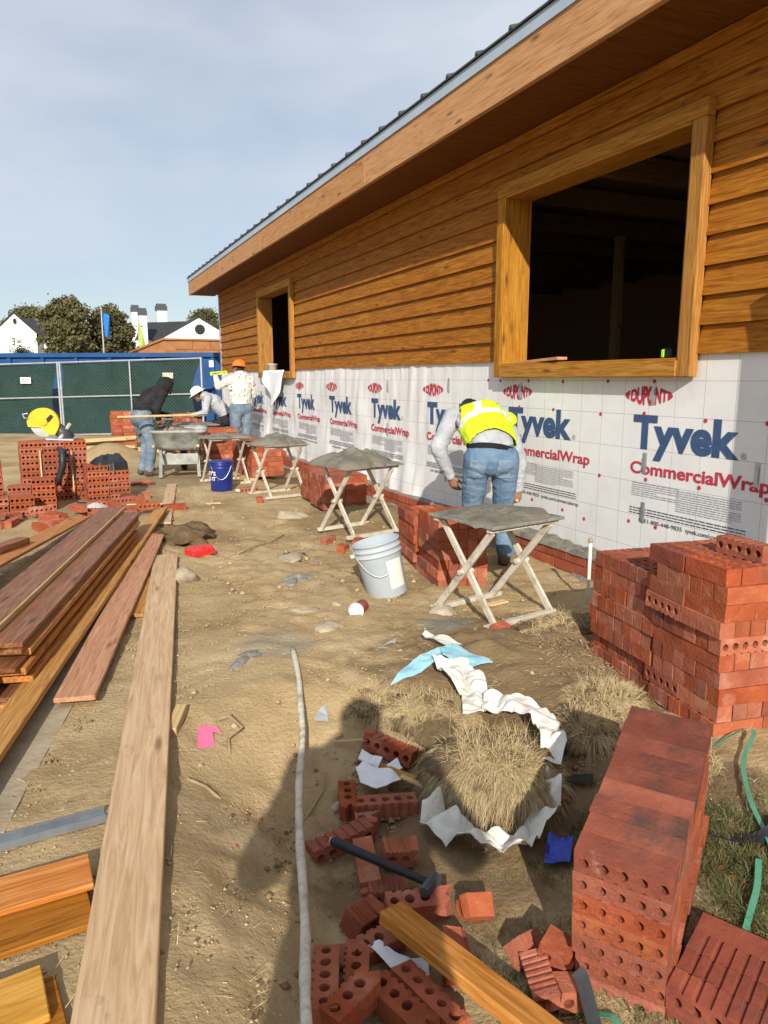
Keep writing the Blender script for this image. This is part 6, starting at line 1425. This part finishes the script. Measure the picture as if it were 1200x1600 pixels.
for tx, xx, zz2, wd_, ht in (('3', -.35, 4.75, .28, .75), ('OAKS', .02, 4.95, .55, .38)):
    V, F = fit_text(tx, wd_, ht, tx[0], .02)
    for p_ in [V]: link('lettering', mesh('lettering', [(x+xx, -.03, y+zz2) for x, y in p_], F), 'blackink', h1, M1)
h2, M2 = gable_house('white gabled house with a round window beside the timber building', 15.3, 86.8, 9.0, 14, 5.55, 8.12)
rwin(h2, M2, .1, 6.85, .58)
far_box(h2, M2, 'vent', (-.08, -.06, 7.55), (.14, -.01, 7.72), 'greyink')
h3 = thing('house', 'white house with dark roof and three capped chimneys behind the flags', 'house', (11, 92, HB), 0, 'white houses with dark roofs'); M3 = T(0, 0, 0)
MB().box((8.2, 90, 0), (15, 99, 5.7)).obj('wall', 'white', h3)
MB().add([(8.9, 89.6, 5.7), (15.4, 89.6, 5.7), (15.4, 94.5, 8.3), (10.2, 94.5, 8.0), (8.9, 99.4, 5.7), (15.4, 99.4, 5.7)], [(0, 1, 2, 3), (3, 2, 5, 4), (0, 3, 4), (1, 5, 2), (0, 4, 5, 1)]).obj('roof', 'asphalt', h3)
MB().box((7.0, 89.5, 0), (8.18, 91, 5.2)).obj('wall', 'white', h3)
for x in (7.15, 7.7): far_box(h3, M3, 'window', (x, 89.44, 3.4), (x+.32, 89.48, 4.9), 'glass')
chimney(h3, M3, 9.3, 95, .42, 4, 9.2); chimney(h3, M3, 9.42, 88.4, .42, 0, 8.3); chimney(h3, M3, 12.4, 95.5, .58, 5, 9.5)
# low block building
lb = thing('block_building', 'low tan block building with sloped parapet behind the blue container', 'building', (5, 36, 0))
MB().extrude([(3.58, -1), (13, -1), (13, 3.12), (4.7, 3.12), (3.58, 2.66)], 0, 4).obj('wall', 'tanblock', lb, T(0, 36, 0) @ RX(R(90)) @ T(0, 0, -4))
rb2 = random.Random(4); bk = cbox(.78, .04, .38, .01, 'block')
for r2 in range(5):
    for c2 in range(12):
        x = 4.03+c2*.8+(r2 % 2)*.4; z = 1.30+r2*.4
        if z+.2 > (3.12 if x > 5.0 else 2.66+(x-3.95)*.4): continue
        link('block', bk, 'tanblock', lb, T(x, 35.985, z) @ RY(rb2.uniform(-.003, .003)))
MB().extrude([(3.5, 2.64), (4.68, 3.13), (13.1, 3.13), (13.1, 3.21), (4.66, 3.21), (3.5, 2.72)], 0, 4.2).obj('coping', 'tanblock', lb, T(0, 35.9, 0) @ RX(R(90)) @ T(0, 0, -4.2))
# flags
def flagpole(label, x, y, h, flag, label_flag):
    t = thing('flagpole', label, 'flagpole', (x, y, 0)); MB().tube([(x, y, -.5), (x, y, h)], [.05, .03], 8).obj('pole', 'steelgrey', t)
    MB().lathe([(0, .06), (.05, .03), (.06, 0), (.03, -.05), (0, -.06)], 10).obj('finial', 'steelgrey', t, T(x, y, h+.05))
    V = []; F = []
    for j in range(9):
        for i in range(9):
            a, b = i/8, j/8; wv = .10*math.sin(a*5+b*3); V.append((x+flag[0]+a*flag[2]*(1-.25*b)+b*flag[4]+.05, y+wv, flag[1]-b*flag[3]-a*.35*flag[2]))
    for j in range(8):
        for i in range(8): k = j*9+i; F.append((k, k+1, k+10, k+9))
    link('flag', mesh('flag', V, F, True), flag[5], t)
flagpole('flagpole with a bright blue flag in front of the oaks', 2.33, 40, 4.72, (0, 4.58, .30, 1.12, .06, 'flagblue'), '')
def feather(label, x, y):
    t = thing('feather_flag', label, 'flag', (x, y, 0)); MB().tube([(x, y, 0), (x+.02, y, 3), (x+.03, y, 4.2)], [.03, .025, .012], 6).obj('pole', 'steelgrey', t)
    V = []; F = []
    for j in range(13):
        b = j/12; w_ = .36*(b**.8)*(1 if b < .9 else 1-.5*(b-.9)/.1); z = 4.18-1.5*b
        for i in range(5): a = i/4; V.append((x+.05+a*w_, y+.06*math.sin(a*4+b*5), z-.1*a))
    for j in range(12):
        for i in range(4): k = j*5+i; F.append((k, k+1, k+6, k+5))
    link('flag', mesh('flag', V, F, True), 'flaggreen', t)
feather('lime green feather flag beside the low block building', 3.80, 38)
# parked van roof behind the container
vn = thing('parked_van', 'white van whose roof shows above the blue container', 'van', (2.75, 32, 0), R(85)); VM = T(2.75, 32, 0) @ RZ(R(75))
MB().extrude([(-.95, .35), (.95, .35), (.98, 1.2), (.85, 2.1), (.7, 2.25), (-.7, 2.25), (-.85, 2.1), (-.98, 1.2)], -2.2, 2.2).obj('body', 'white', vn, VM @ RX(R(90)))
for s in (-1, 1):
    for yy in (-1.4, 1.4): MB().lathe([(0, -.1), (.3, -.1), (.34, -.07), (.34, .07), (.3, .1), (0, .1)], 18).obj('wheel', 'black', vn, VM @ T(s*.9, yy, .34) @ RY(R(90)), True)
    MB().box((s*.93-.02, -1.8, 1.35), (s*.93+.02, 1.6, 1.95)).obj('window', 'glass', vn, VM @ T(-s*.02, 0, 0))
